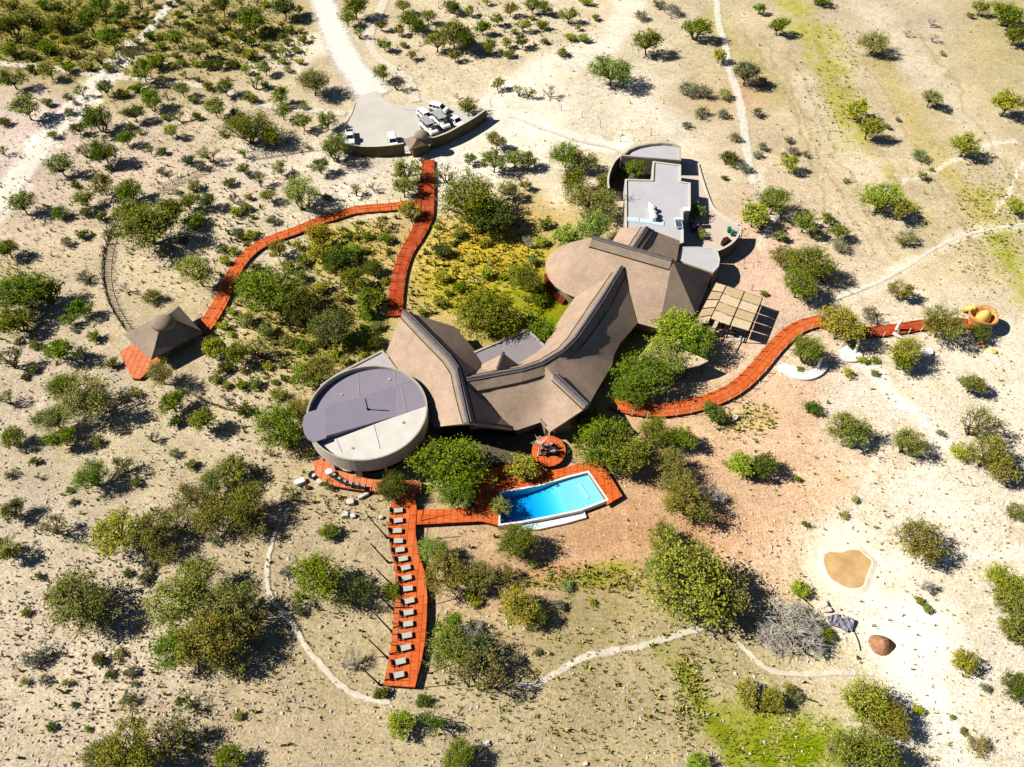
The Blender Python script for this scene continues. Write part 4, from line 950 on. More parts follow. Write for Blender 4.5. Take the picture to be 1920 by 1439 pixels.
# spill trough on the near side
tq = px('978 983,1030 972,1094 958,1099 970,1060 981,1010 992,982 994', .25)
tr = empty('overflow_trough', (tq[0].x, tq[0].y, 0), 'white overflow trough along the lower edge of the swimming pool', 'trough')
part(MB().prism(tq, -.15, .12), 'floor', M['whitestone'], tr)
tw = [Vector((p.x, p.y, 0)) for p in tq[2:]]; L_, R_ = sides(tw, .18); part(MB().prism(L_ + R_[::-1], -.1, .32), 'wall', M['whitestone'], tr)
part(MB().prism(px('982 985,1005 980,1012 990,986 992', .2), .12, .2), 'water', M['skylight'], tr)

# ---------------------------------------------------------------- furniture
def make_lounger():
    r = empty('sun_lounger', (0, 0, 0))
    f = MB().box((0, .42, .28), (2.0, .07, .08)).box((0, -.42, .28), (2.0, .07, .08)).box((-.97, 0, .28), (.07, .9, .08)).box((.97, 0, .28), (.07, .9, .08)); f.build('frame', M['wood_dk'], r)
    for x in (-.8, .8):
        for y in (-.38, .38): MB().box((x, y, .13), (.08, .08, .26)).build('leg', M['wood_dk'], r)
    MB().box((.27, 0, .38), (1.45, .82, .12)).build('mattress', M['cushion'], r, bevel=.03)
    MB().box((-.72, 0, .62), (.75, .82, .10), 0, .85).build('backrest', M['black'], r, bevel=.03)
    return r
lp = [(746, 957), (746, 976), (744, 995), (746, 1014), (749, 1031), (755, 1048), (760, 1065), (762, 1084), (764, 1104), (767, 1127), (765, 1149), (764, 1170), (762, 1192), (760, 1215), (750, 1241), (747, 1266)]
ORD = ['first', 'second', 'third', 'fourth', 'fifth', 'sixth', 'seventh', 'eighth', 'ninth', 'tenth', 'eleventh', 'twelfth', 'thirteenth', 'fourteenth', 'fifteenth', 'sixteenth', 'seventeenth', 'eighteenth', 'nineteenth', 'twentieth', 'twenty-first', 'twenty-second']
L0 = make_lounger(); bpy.context.view_layer.update()
for i, (u, v) in enumerate(lp):
    o = L0 if i == 0 else copy_tree(L0)
    sl_ = [-2, -3, -1, -1, -3, -4, -5, -5, -3, -5, -4, -3, -4, -5, -5, -5][i]
    a, b = at(u - 10, v - sl_ / 2, 1.2), at(u + 10, v + sl_ / 2, 1.2); p = at(u - 3, v, 1.2)
    o.location = (p.x, p.y, .8); o.rotation_euler = (0, 0, math.atan2(b.y - a.y, b.x - a.x))
    lab = ('topmost sun lounger of the row, nearest the pavilion', 'lowest sun lounger at the far bottom end of the row')[0 if i == 0 else 1] if i in (0, 15) else ORD[i] + ' sun lounger from the top of the row on the long deck'
    o.scale = (.9, .88, .9); tag(o, lab + ', pale mattress' if i in (0, 15) else lab, 'sun lounger', 'sun loungers in a row on the long deck')
poles = [((725, 1008), (690, 968)), ((727, 1054), (694, 1019)), ((739, 1101), (705, 1067)), ((739, 1145), (712, 1117)), ((736, 1186), (701, 1149)), ((727, 1234), (693, 1201)), ((712, 1284), (677, 1252))]
for i, (b, t) in enumerate(poles):
    p, q = at(*b, .1), at(*t, 4.0); r = empty('leaning_pole', p, ORD[i] + ' dark pole from the top leaning outward left of the lounger deck', 'pole', 'poles leaning out left of the lounger deck')
    part(MB().tube([p, q], [.11, .07], 8), 'shaft', M['wood_dk'], r); d = (q - p).normalized()
    part(MB().tube([p - d * .1, p + d * .35], .17, 8), 'base_socket', M['black'], r)
polesr = [((787, 984), (797, 945)), ((799, 1010), (804, 980)), ((806, 1134), (824, 1090)), ((816, 1180), (823, 1150)), ((796, 1235), (809, 1202)), ((803, 1262), (810, 1215)), ((782, 1290), (792, 1262))]
for i, (b, t) in enumerate(polesr):
    p, q = at(*b, .1), at(*t, 3.4); r = empty('leaning_pole', p, ORD[i] + ' thin pole from the top on the right side of the lounger deck', 'pole', 'thin poles right of the lounger deck')
    part(MB().tube([p, q], [.06, .05], 6), 'shaft', M['wood_dk'], r); part(MB().tube([p, p + Vector((0, 0, .3))], .12, 8), 'base_socket', M['black'], r)
# rail posts left side of lounger deck
rp = []
k = 0
for (a, b) in zip(e1[:-1], e1[1:]):
    for t in (0, .5):
        u, v = a[0] + (b[0] - a[0]) * t + 8, a[1] + (b[1] - a[1]) * t; p = at(u, v, .8)
        part(MB().tube([(p.x, p.y, .6), (p.x, p.y, 1.8)], .05, 6), 'rail_post', M['wood_dk'], ldk)
def make_chair():
    r = empty('terrace_chair', (0, 0, 0))
    MB().box((0, 0, .44), (.62, .6, .12)).build('seat', M['seatgrey'], r, bevel=.03)
    MB().box((-.3, 0, .72), (.08, .6, .55)).build('backrest', M['black'], r, bevel=.02)
    for s in (-1, 1): MB().box((0, s * .33, .6), (.6, .06, .06)).build('armrest', M['black'], r)
    for x in (-.27, .27):
        for y in (-.27, .27): MB().box((x, y, .2), (.05, .05, .4)).build('leg', M['black'], r)
    return r
C0 = make_chair(); bpy.context.view_layer.update()
for i, (u, v) in enumerate([(625, 892), (635, 899), (645, 904.5), (656, 909), (668, 911), (680, 914)]):
    o = C0 if i == 0 else copy_tree(C0); p = at(u, v, 1.2); o.location = (p.x, p.y, .82)
    o.rotation_euler = (0, 0, math.radians([60, 65, 72, 80, 86, 90][i])); o.scale = (1.15,) * 3
    tag(o, ORD[i] + ' black terrace chair from the left along the curved deck edge', 'chair', 'black chairs in a row along the curved terrace edge')
def table_at(u, v, z, r, label, m='white', h=.75):
    p = at(u, v, z + h); e = empty('round_table', (p.x, p.y, z), label, 'table')
    part(MB().cyl((p.x, p.y, z + h - .05), r, .05, 20), 'table_top', M[m], e); part(MB().cyl((p.x, p.y, z), .06, h - .05, 8), 'pedestal', M['black'], e); part(MB().cyl((p.x, p.y, z), r * .5, .04, 14), 'foot', M['black'], e)
table_at(616, 884, .82, .5, 'small round pale table at the left end of the terrace chairs')
table_at(1030, 845, .9, .55, 'dark round fire table in the middle of the round deck', 'black', .5)
for i, (u, v) in enumerate([(1022, 838), (1034, 836), (1038, 848), (1020, 851)]):
    bpy.context.view_layer.update(); o = copy_tree(C0); p = at(u, v, 1.2); o.location = (p.x, p.y, .9); o.rotation_euler = (0, 0, i * 1.57 + .6)
    tag(o, ['upper left', 'upper right', 'lower right', 'lower left'][i] + ' black chair around the fire table on the round deck', 'chair', 'chairs around the fire table')
# fire ring, slabs and rocks near the terrace
p = at(587, 892, .3); fr_ = empty('fire_ring', (p.x, p.y, 0), 'dark ring shaped fire pit left of the terrace deck', 'fire pit')
mb = MB(); ring = [p + Vector((.55 * math.cos(k / 16 * 2 * math.pi), .55 * math.sin(k / 16 * 2 * math.pi), .2)) for k in range(17)]; mb.tube(ring, .17, 8, cap=False); part(mb, 'ring', M['black'], fr_)
part(MB().cyl(p + Vector((0, 0, 0)), .42, .08, 16), 'ash_bed', M['rock'], fr_)
def slab(u, v, w, d, h, rz, m, name, label, cat, z=0):
    p = at(u, v, z + h); mb = MB(); n = 9; pts = []
    for k in range(n):
        a = 2 * math.pi * k / n; rr = 1 + random.uniform(-.12, .12) if m == 'rock' else 1
        x = max(-1, min(1, 1.35 * math.cos(a))) * w / 2 * rr; y = max(-1, min(1, 1.35 * math.sin(a))) * d / 2 * rr
        pts.append(Vector((p.x + x * math.cos(rz) - y * math.sin(rz), p.y + x * math.sin(rz) + y * math.cos(rz), 0)))
    mb.prism(pts, z - .1, z + h); return simple(name, mb, M[m], label, cat, bevel=.05)
slab(561, 902, 1.6, .9, .6, .5, 'whitestone', 'stone_block', 'white rectangular stone block left of the terrace planting', 'stone block')
slab(600, 901, 1.1, .9, .7, .6, 'palewall', 'stone_block', 'cream stone block beside the dark green terrace bush', 'stone block')
slab(576, 912, .8, .5, .5, -.6, 'redbrown', 'timber_block', 'small dark timber block below the white stone block', 'timber block')
slab(656, 940, 1.0, .9, .5, .2, 'rock', 'boulder', 'single white boulder below the middle terrace chairs', 'boulder')
slab(681, 928, 1.5, .5, .4, .6, 'rock', 'boulder', 'long pale boulder below the right end of the terrace', 'boulder')
slab(646, 963, .9, .8, .5, .1, 'rock', 'boulder', 'left of two white boulders above the left lounger poles', 'boulder')
slab(661, 966, .7, .7, .4, .3, 'rock', 'boulder', 'right of two white boulders above the left lounger poles', 'boulder')
slab(714, 969, .6, .5, .3, .3, 'rock', 'boulder', 'small pale boulder beside the top of the lounger deck', 'boulder')
slab(875, 945, 1.3, 1.0, .7, .3, 'rock', 'boulder', 'pale pinkish boulder between big tree and pool walkway', 'boulder')
slab(905, 950, 1.1, .7, .6, .9, 'rock', 'boulder', 'pale boulder at the left corner of the pool deck', 'boulder')
slab(1379, 781, .9, .8, .5, .9, 'rock', 'boulder', 'white boulder just below the curved boardwalk bend', 'boulder')
slab(1545, 1133, 1.1, .8, .5, .4, 'rock', 'boulder', 'upper white boulder between waterhole and dead bramble', 'boulder')
slab(1552, 1142, 1.0, .7, .4, .2, 'rock', 'boulder', 'lower white boulder between waterhole and dead bramble', 'boulder')
slab(912, 1394, .8, .6, .3, .2, 'rock', 'boulder', 'flat white boulder at the bottom centre of the clearing', 'boulder')
slab(1098, 1432, .5, .4, .25, .2, 'rock', 'boulder', 'tiny pale boulder at the bottom edge', 'boulder')
# timber planks by the hut
for i in range(3):
    a, b = at(199 + i * 5, 706 - i * 2, .15), at(213 + i * 6, 717 - i * 3, .15); c = (a + b) / 2
    simple('timber_plank', MB().box(c, ((b - a).length, .18, .12), math.atan2(b.y - a.y, b.x - a.x)), M['cushion'], ['lower', 'middle', 'upper'][i] + ' pale plank of three lying on sand left of the hut', 'plank', 'pale planks')

# ---------------------------------------------------------------- waterhole, mound, debris
wh = [(1546, 1040), (1556, 1035), (1568, 1036), (1580, 1036), (1590, 1032), (1602, 1031), (1612, 1033), (1622, 1042), (1634, 1053), (1630, 1066), (1624, 1082), (1618, 1098), (1602, 1104), (1586, 1101), (1572, 1094), (1558, 1084), (1549, 1068), (1545, 1052)]
q = smoothline([at(u, v, .08) for u, v in wh + [wh[0]]], 4)[:-1]
mb = MB(); mb.add(q, [tuple(range(len(q)))]); o = mb.build('waterhole', M['mud']); tag(o, kind='structure')
q2 = outset(q, .75); mb = MB(); n = len(q); mb.add([(p.x, p.y, .085) for p in q] + [(p.x, p.y, .095) for p in outset(q, .2)] + [(p.x, p.y, -.05) for p in q2], [(i, (i + 1) % n, n + (i + 1) % n, n + i) for i in range(n)] + [(n + i, n + (i + 1) % n, 2 * n + (i + 1) % n, 2 * n + i) for i in range(n)])
o = mb.build('waterhole_bank', M['bank']); tag(o, kind='structure')
def mound(u, v, ru, rv, h, m, name, label):
    c = at(u, v, h / 2); R1 = ru * mpp(u, v); R2 = rv * mpp(u, v) / .85; vs = []; fs = []; K, m_ = 10, 36
    for k in range(K + 1):
        t = k / K
        for j in range(m_):
            a = 2 * math.pi * j / m_; w = 1 + .06 * math.sin(3 * a + 1) + random.uniform(-.02, .02)
            vs.append((c.x + R1 * t * w * math.cos(a), c.y + R2 * t * w * math.sin(a), h * (math.cos(t * math.pi / 2) ** 1.2) + random.uniform(-.04, .04) * (1 - t) - .08 * t))
    for k in range(K):
        for j in range(m_): fs.append((k * m_ + j, (k + 1) * m_ + j, (k + 1) * m_ + (j + 1) % m_, k * m_ + (j + 1) % m_))
    return simple(name, MB().add(vs, fs), m, label, 'mound', merge=.001, smooth=True)
mound(1656, 1206, 25, 18, 1.3, M['mound'], 'earth_mound', 'rounded red brown earth mound on the pale sand below the waterhole')
for i, (u, v, a) in enumerate(((1565, 1162, .3), (1578, 1172, -.5), (1590, 1170, 1.2))):
    c = at(u, v, .3); mb = MB(); vs = []
    for x in range(5):
        for y in range(4): vs.append(c + Vector(((x - 2) * .42 * math.cos(a) - (y - 1.5) * .4 * math.sin(a), (x - 2) * .42 * math.sin(a) + (y - 1.5) * .4 * math.cos(a), random.uniform(-.1, .35))))
    mb.add(vs, [(x * 4 + y, x * 4 + y + 1, x * 4 + y + 5, x * 4 + y + 4) for x in range(4) for y in range(3)])
    simple('crumpled_sheet', mb, M['tarp'], ['leftmost', 'middle', 'rightmost'][i] + ' crumpled grey sheet beside the dead bramble', 'sheet', 'crumpled sheets', solid=.04)
hz = smoothline([at(u, v, .12) for u, v in [(1500, 1105), (1492, 1098), (1494, 1092), (1503, 1090), (1512, 1094)]] , 4)
hz = smoothline([at(u, v, .1) for u, v in [(1505, 1092), (1494, 1096), (1492, 1104), (1505, 1122), (1525, 1140)]], 5)
simple('hose', MB().tube(hz, .06, 6), M['wood_dk'], 'dark curled hose on the sand above the dead bramble', 'hose')
hz = smoothline([at(u, v, .1) for u, v in [(1594, 1172), (1603, 1188), (1610, 1205), (1613, 1220)]], 5)
simple('hose', MB().tube(hz, .05, 6), M['wood_dk'], 'short dark hose lying left of the earth mound', 'hose')
# ---------------------------------------------------------------- play area pads
def pad(pts, z, label):
    q = smoothline([at(u, v, z) for u, v in pts + [pts[0]]], 6)[:-1]; return simple('play_pad', MB().prism(q, -.1, z), M['whitestone'], label, 'play pad', 'white play pads', bevel=.05)
pad([(1458, 684), (1466, 681), (1490, 686), (1515, 695), (1530, 690), (1545, 683), (1552, 690), (1540, 703), (1520, 711), (1500, 711), (1478, 703), (1462, 694)], .35, 'bean shaped white play pad beside the boardwalk edge')
pad([(1573, 660), (1580, 650), (1595, 648), (1608, 655), (1617, 665), (1614, 674), (1600, 678), (1585, 676), (1575, 669)], .35, 'round white play pad under the tree beside the red boardwalk')
pad([(1722, 657), (1732, 650), (1745, 652), (1751, 659), (1747, 666), (1735, 668), (1725, 664)], .3, 'small round white play pad right of the leaning bleached log')
def logpath(pts, r, name, label, cat='log'):
    q = smoothline([at(u, v, z) for u, v, z in pts], 4); rr = interp(r, len(q)); return simple(name, MB().tube(q, rr, 8), M['white_wood'], label, cat, smooth=True)
logpath([(1681, 619, .5), (1686, 608, 1.8), (1692, 600, 2.8)], [.32, .25, .2], 'bleached_log', 'short bleached log standing across the red boardwalk')
logpath([(1675, 625, .4), (1690, 633, .4), (1710, 640, .3)], [.35, .2, .08], 'bleached_log', 'tapering bleached log lying below the red boardwalk')
logpath([(1604, 660, .3), (1609, 645, 1.6), (1612, 634, 2.6)], [.3, .22, .15], 'bleached_log', 'bleached trunk rising from the round white pad')
logpath([(1534, 690, .3), (1537, 678, 1.4), (1541, 671, 2.2)], [.3, .22, .15], 'bleached_log', 'bleached stump at the right end of the bean shaped pad')
# orange play tower
pt = at(1843, 595, 2.2); tw_ = empty('play_tower', (pt.x, pt.y, 0), 'orange and yellow bowl shaped play tower at the end of the boardwalk', 'play tower')
vs = []; fs = []; m_ = 32
for r, z_ in ((1.4, 0), (1.7, 1.0), (2.1, 2.0), (2.4, 2.6), (2.3, 2.85), (2.05, 2.7), (1.85, 2.2), (1.6, 1.6), (0.01, 1.4)):
    for j in range(m_): a = 2 * math.pi * j / m_; vs.append((pt.x + r * math.cos(a), pt.y + r * .95 * math.sin(a), z_ + .25 * math.sin(2 * a)))
fs = [(k * m_ + j, k * m_ + (j + 1) % m_, (k + 1) * m_ + (j + 1) % m_, (k + 1) * m_ + j) for k in range(8) for j in range(m_)]
part(MB().add(vs, fs), 'bowl', M['orange'], tw_, smooth=True)
vs = []; fs = []
for k in range(9):
    t = k / 8 * math.pi / 2
    for j in range(20): a = 2 * math.pi * j / 20; vs.append((pt.x + .2 + 1.2 * math.cos(t) * math.cos(a), pt.y + .1 + .95 * math.cos(t) * math.sin(a), 1.6 + 2.0 * math.sin(t)))
fs = [(k * 20 + j, k * 20 + (j + 1) % 20, (k + 1) * 20 + (j + 1) % 20, (k + 1) * 20 + j) for k in range(8) for j in range(20)]
part(MB().add(vs, fs), 'dome', M['yellow'], tw_, smooth=True)
part(MB().tube([(pt.x - .7, pt.y + 1.9, 2.6), (pt.x - .9, pt.y + 2.7, 1.6), (pt.x - 1.1, pt.y + 3.6, .5)], [.4, .45, .5], 10), 'slide', M['yellow'], tw_, smooth=True)
for i, (u, v) in enumerate(((1842, 648), (1862, 660))):
    simple('play_stone', MB().cyl(at(u, v, 0), .8 - .2 * i, .35, 14, .5), M['orange' if i == 0 else 'yellow'], ['orange', 'yellow'][i] + ' low play stone below the orange tower', 'play stone', bevel=.1)

# ---------------------------------------------------------------- stick fences
def stick_fence(pts, label, h=1.5, step=.22):
    ln = smoothline([at(u, v, 0) for u, v in pts], 6); c = ln[len(ln) // 2]; root = empty('stick_fence', (c.x, c.y, 0), label, 'fence'); mb = MB(); acc = 0; nxt = 0
    for a, b in zip(ln[:-1], ln[1:]):
        seg = (b - a).length
        while acc + seg > nxt:
            p = a.lerp(b, (nxt - acc) / seg); nxt += step * random.uniform(.7, 1.4)
            d = Vector((random.uniform(-.35, .35), random.uniform(-.35, .35), h * random.uniform(.75, 1.25))); mid = p + d * .5 + Vector((random.uniform(-.06, .06), random.uniform(-.06, .06), 0))
            mb.tube([p, mid, p + d], [.05, .04, .025], 4, cap=False)
        acc += seg
    part(mb, 'sticks', M['deadwood'] if len(pts) % 2 else M['bark'], root)
    mb = MB(); mb.tube([p + Vector((0, 0, h * .6)) for p in ln], .05, 5); part(mb, 'rail', M['bark'], root)
stick_fence([(586, 282), (560, 286), (530, 291), (500, 296), (468, 300)], 'rough stick fence stretch just left of the parking wall')
stick_fence([(402, 318), (372, 329), (340, 342), (312, 356), (298, 364)], 'rough stick fence stretch above the big olive bush')
stick_fence([(240, 385), (222, 420), (206, 455), (198, 490), (198, 530), (208, 570), (222, 598), (238, 622)], 'long rough stick fence curving down to the thatched hut', 1.7, .16)
stick_fence([(362, 742), (390, 757), (430, 770), (474, 778)], 'low tangled stick fence stretch between hut and round pavilion', 1.1, .3)
for i, (a, b) in enumerate([((1163, 265), 1), ((1052, 208), 1), ((1091, 220), 1), ((1125, 238), 1), ((1220, 254), 1), ((1394, 493), 1), ((1409, 545), 1), ((920, 200), 1)]):
    p = at(*a, 0); r = empty('marker_post', p, ['post nearest the crescent roof', 'post right of the small lone tree', 'second post right of the small lone tree', 'post midway between lone tree and crescent roof', 'short post above the crescent roof', 'post on red soil above the pergola', 'post right of the pergola roof', 'post at the tip of the parking wall'][i] + ', thin and dark', 'post', 'thin posts on the sand')
    part(MB().tube([p, p + Vector((0, 0, 1.6))], .05, 6), 'shaft', M['wood_dk'], r); part(MB().cyl(p, .14, .12, 8), 'footing', M['rock'], r)

# ---------------------------------------------------------------- vegetation prototypes
def fast_mesh(name, V, Q, m):
    me = bpy.data.meshes.new(name); me.vertices.add(len(V)); me.vertices.foreach_set('co', V.astype(np.float32).ravel())
    me.loops.add(Q.size); me.loops.foreach_set('vertex_index', Q.ravel().astype(np.int32)); me.polygons.add(len(Q))
    me.polygons.foreach_set('loop_start', np.arange(0, Q.size, Q.shape[1])); me.update(calc_edges=True); me.materials.append(m); return me
def leaves(name, ctr, size, r, upb=.6):
    n = len(ctr); nrm = r.normal(size=(n, 3)); nrm[:, 2] = np.abs(nrm[:, 2]) + upb; nrm /= np.linalg.norm(nrm, axis=1, keepdims=True)
    t = r.normal(size=(n, 3)); a = np.cross(nrm, t); a /= np.linalg.norm(a, axis=1, keepdims=True); b = np.cross(nrm, a)
    s = (size * r.uniform(.5, 1.3, n))[:, None]; l = s * r.uniform(.8, 1.8, n)[:, None]
    V = np.stack([ctr - a * l * .5, ctr - b * s * .35, ctr + a * l * .5, ctr + b * s * .35], 1).reshape(-1, 3)
    return fast_mesh(name, V, np.arange(4 * n).reshape(-1, 4), M['leaf'])
def plant_proto(kind, size, seed):
    """unit plant: crown radius 1. returns (wood mesh, leaf mesh or None)"""
    r = np.random.default_rng(seed); rr = random.Random(seed)
    bush = kind in 'bg'; zc, hz_ = {'t': (.88, .48), 'd': (.92, .52), 'b': (.46, .42), 's': (.9, .45), 'x': (.8, .5), 'g': (.4, .38)}[kind]
    K = {'t': 30, 'd': 42, 'b': 30, 's': 20, 'x': 18, 'g': 26}[kind]; K = int(K * {'S': .6, 'M': .85, 'L': 1.2}[size])
    nl = {'t': 4400, 'd': 5200, 'b': 5600, 's': 1500, 'x': 0, 'g': 2200}[kind]; nl = int(nl * {'S': .16, 'M': .42, 'L': 1.0}[size])
    ls = {'S': .15, 'M': .088, 'L': .05}[size]
    lob = [(rr.uniform(0, 6.28), rr.uniform(.2, .5), rr.uniform(.45, .75)) for _ in range(4)]
    cs = []
    while len(cs) < K:
        a = rr.uniform(0, 2 * math.pi); el = math.asin(rr.uniform(-.45 if not bush else 0.0, 1)); rad = rr.uniform(.45, 1) ** .6
        k_ = 1 - sum(h * max(0, math.cos(a - p)) ** 6 for p, h, w in lob[:2]) * .6
        p = Vector((math.cos(a) * math.cos(el) * rad * .9 * k_, math.sin(a) * math.cos(el) * rad * .9 * k_, zc + math.sin(el) * rad * hz_))
        cs.append(p)
    mb = MB(); tr = {'S': .05, 'M': .04, 'L': .034}[size]
    stems = 1 if kind in 'td' and rr.random() < .6 else rr.randint(2, 4)
    if bush: stems = 5
    if kind == 'x': stems = 3
    bases = [Vector((rr.uniform(-.12, .12) * (stems > 1), rr.uniform(-.12, .12) * (stems > 1), -.03)) for _ in range(stems)]
    forks = [b + Vector((b.x * 1.5 + rr.uniform(-.1, .1), b.y * 1.5 + rr.uniform(-.1, .1), zc * (.42 if not bush else .25))) for b in bases]
    for b, f in zip(bases, forks): mb.tube([b, b.lerp(f, .5) + Vector((rr.uniform(-.03, .03), rr.uniform(-.03, .03), 0)), f], [tr * 1.6, tr * 1.2, tr], 5, cap=False)
    tw = {'t': 7, 'd': 9, 'b': 6, 's': 8, 'x': 22, 'g': 8}[kind]
    pts_tw = []
    for c in cs:
        f = min(forks, key=lambda q: (q - c).length + rr.uniform(0, .3)); m1 = f.lerp(c, .5) + Vector((rr.uniform(-.08, .08), rr.uniform(-.08, .08), rr.uniform(-.02, .1)))
        mb.tube([f, m1, c], [tr * .75, tr * .5, tr * .25], 4, cap=False)
        for _ in range(tw):
            s0 = m1.lerp(c, rr.uniform(.2, 1)); d = Vector((rr.gauss(0, 1), rr.gauss(0, 1), rr.gauss(.3, .7))).normalized() * rr.uniform(.14, .42)
            e = s0 + d; 
            if e.z < .02: e.z = .02
            mb.tube([s0, s0.lerp(e, .5) + Vector((rr.uniform(-.03, .03), rr.uniform(-.03, .03), rr.uniform(-.03, .03))), e], [tr * .3, tr * .22, tr * .12], 3, cap=False); pts_tw.append(e)
    wood = bpy.data.meshes.new('trunk'); wood.from_pydata(mb.v, [], mb.f); wood.update()
    lm = None
    if nl:
        C_ = np.array([tuple(c) for c in cs]); wts = r.uniform(.35, 1.4, len(C_)); wts /= wts.sum()
        idx = r.choice(len(C_), nl, p=wts); sg = {'t': .105, 'd': .115, 'b': .15, 's': .13, 'g': .15}[kind]
        sig = (sg * r.uniform(.6, 1.35, len(C_)))[idx][:, None]
        P_ = C_[idx] + r.normal(size=(nl, 3)) * sig * np.array([1, 1, .62])
        if pts_tw:
            h = nl // 2 if kind in 'sg' else int(nl * .66)
            T = np.array([tuple(p) for p in pts_tw]); j = r.choice(len(T), h); P_[:h] = T[j] + r.normal(size=(h, 3)) * (.05 if kind in 'sg' else .055)
        P_[:, 2] = np.maximum(P_[:, 2], .03)
        lm = leaves('crown', P_, ls, r)
    return wood, lm
WOODM = {'x': 'deadwood', 'g': 'deadwood', 's': 'bark', 't': 'bark', 'd': 'bark', 'b': 'bark'}
PROTO = {}
def proto(kind, size, var):
    key = (kind, size, var)
    if key not in PROTO:
        w, l = plant_proto(kind, size, sum(map(ord, kind + size)) * 13 + var * 101); w.materials.append(M[WOODM[kind]]); PROTO[key] = (w, l)
    return PROTO[key]
TONES = {'G': ((.16, .215, .012), 'bright green'), 'Y': ((.33, .35, .03), 'yellow green'), 'O': ((.225, .235, .040), 'olive'), 'K': ((.095, .13, .016), 'dark green'),
         'L': ((.27, .31, .06), 'light green'), 'A': ((.15, .15, .075), 'grey olive'), 'R': ((.34, .24, .02), 'mustard yellow')}
KINDW = {'t': ('tree', 'airy tree', 'tree'), 'd': ('tree', 'dense tree', 'tree'), 'b': ('bush', 'bush', 'bush'), 's': ('tree', 'sparse twiggy tree', 'tree'), 'x': ('dead_tree', 'bare dead branches', 'dead tree'), 'g': ('shrub', 'scrubby shrub', 'shrub')}
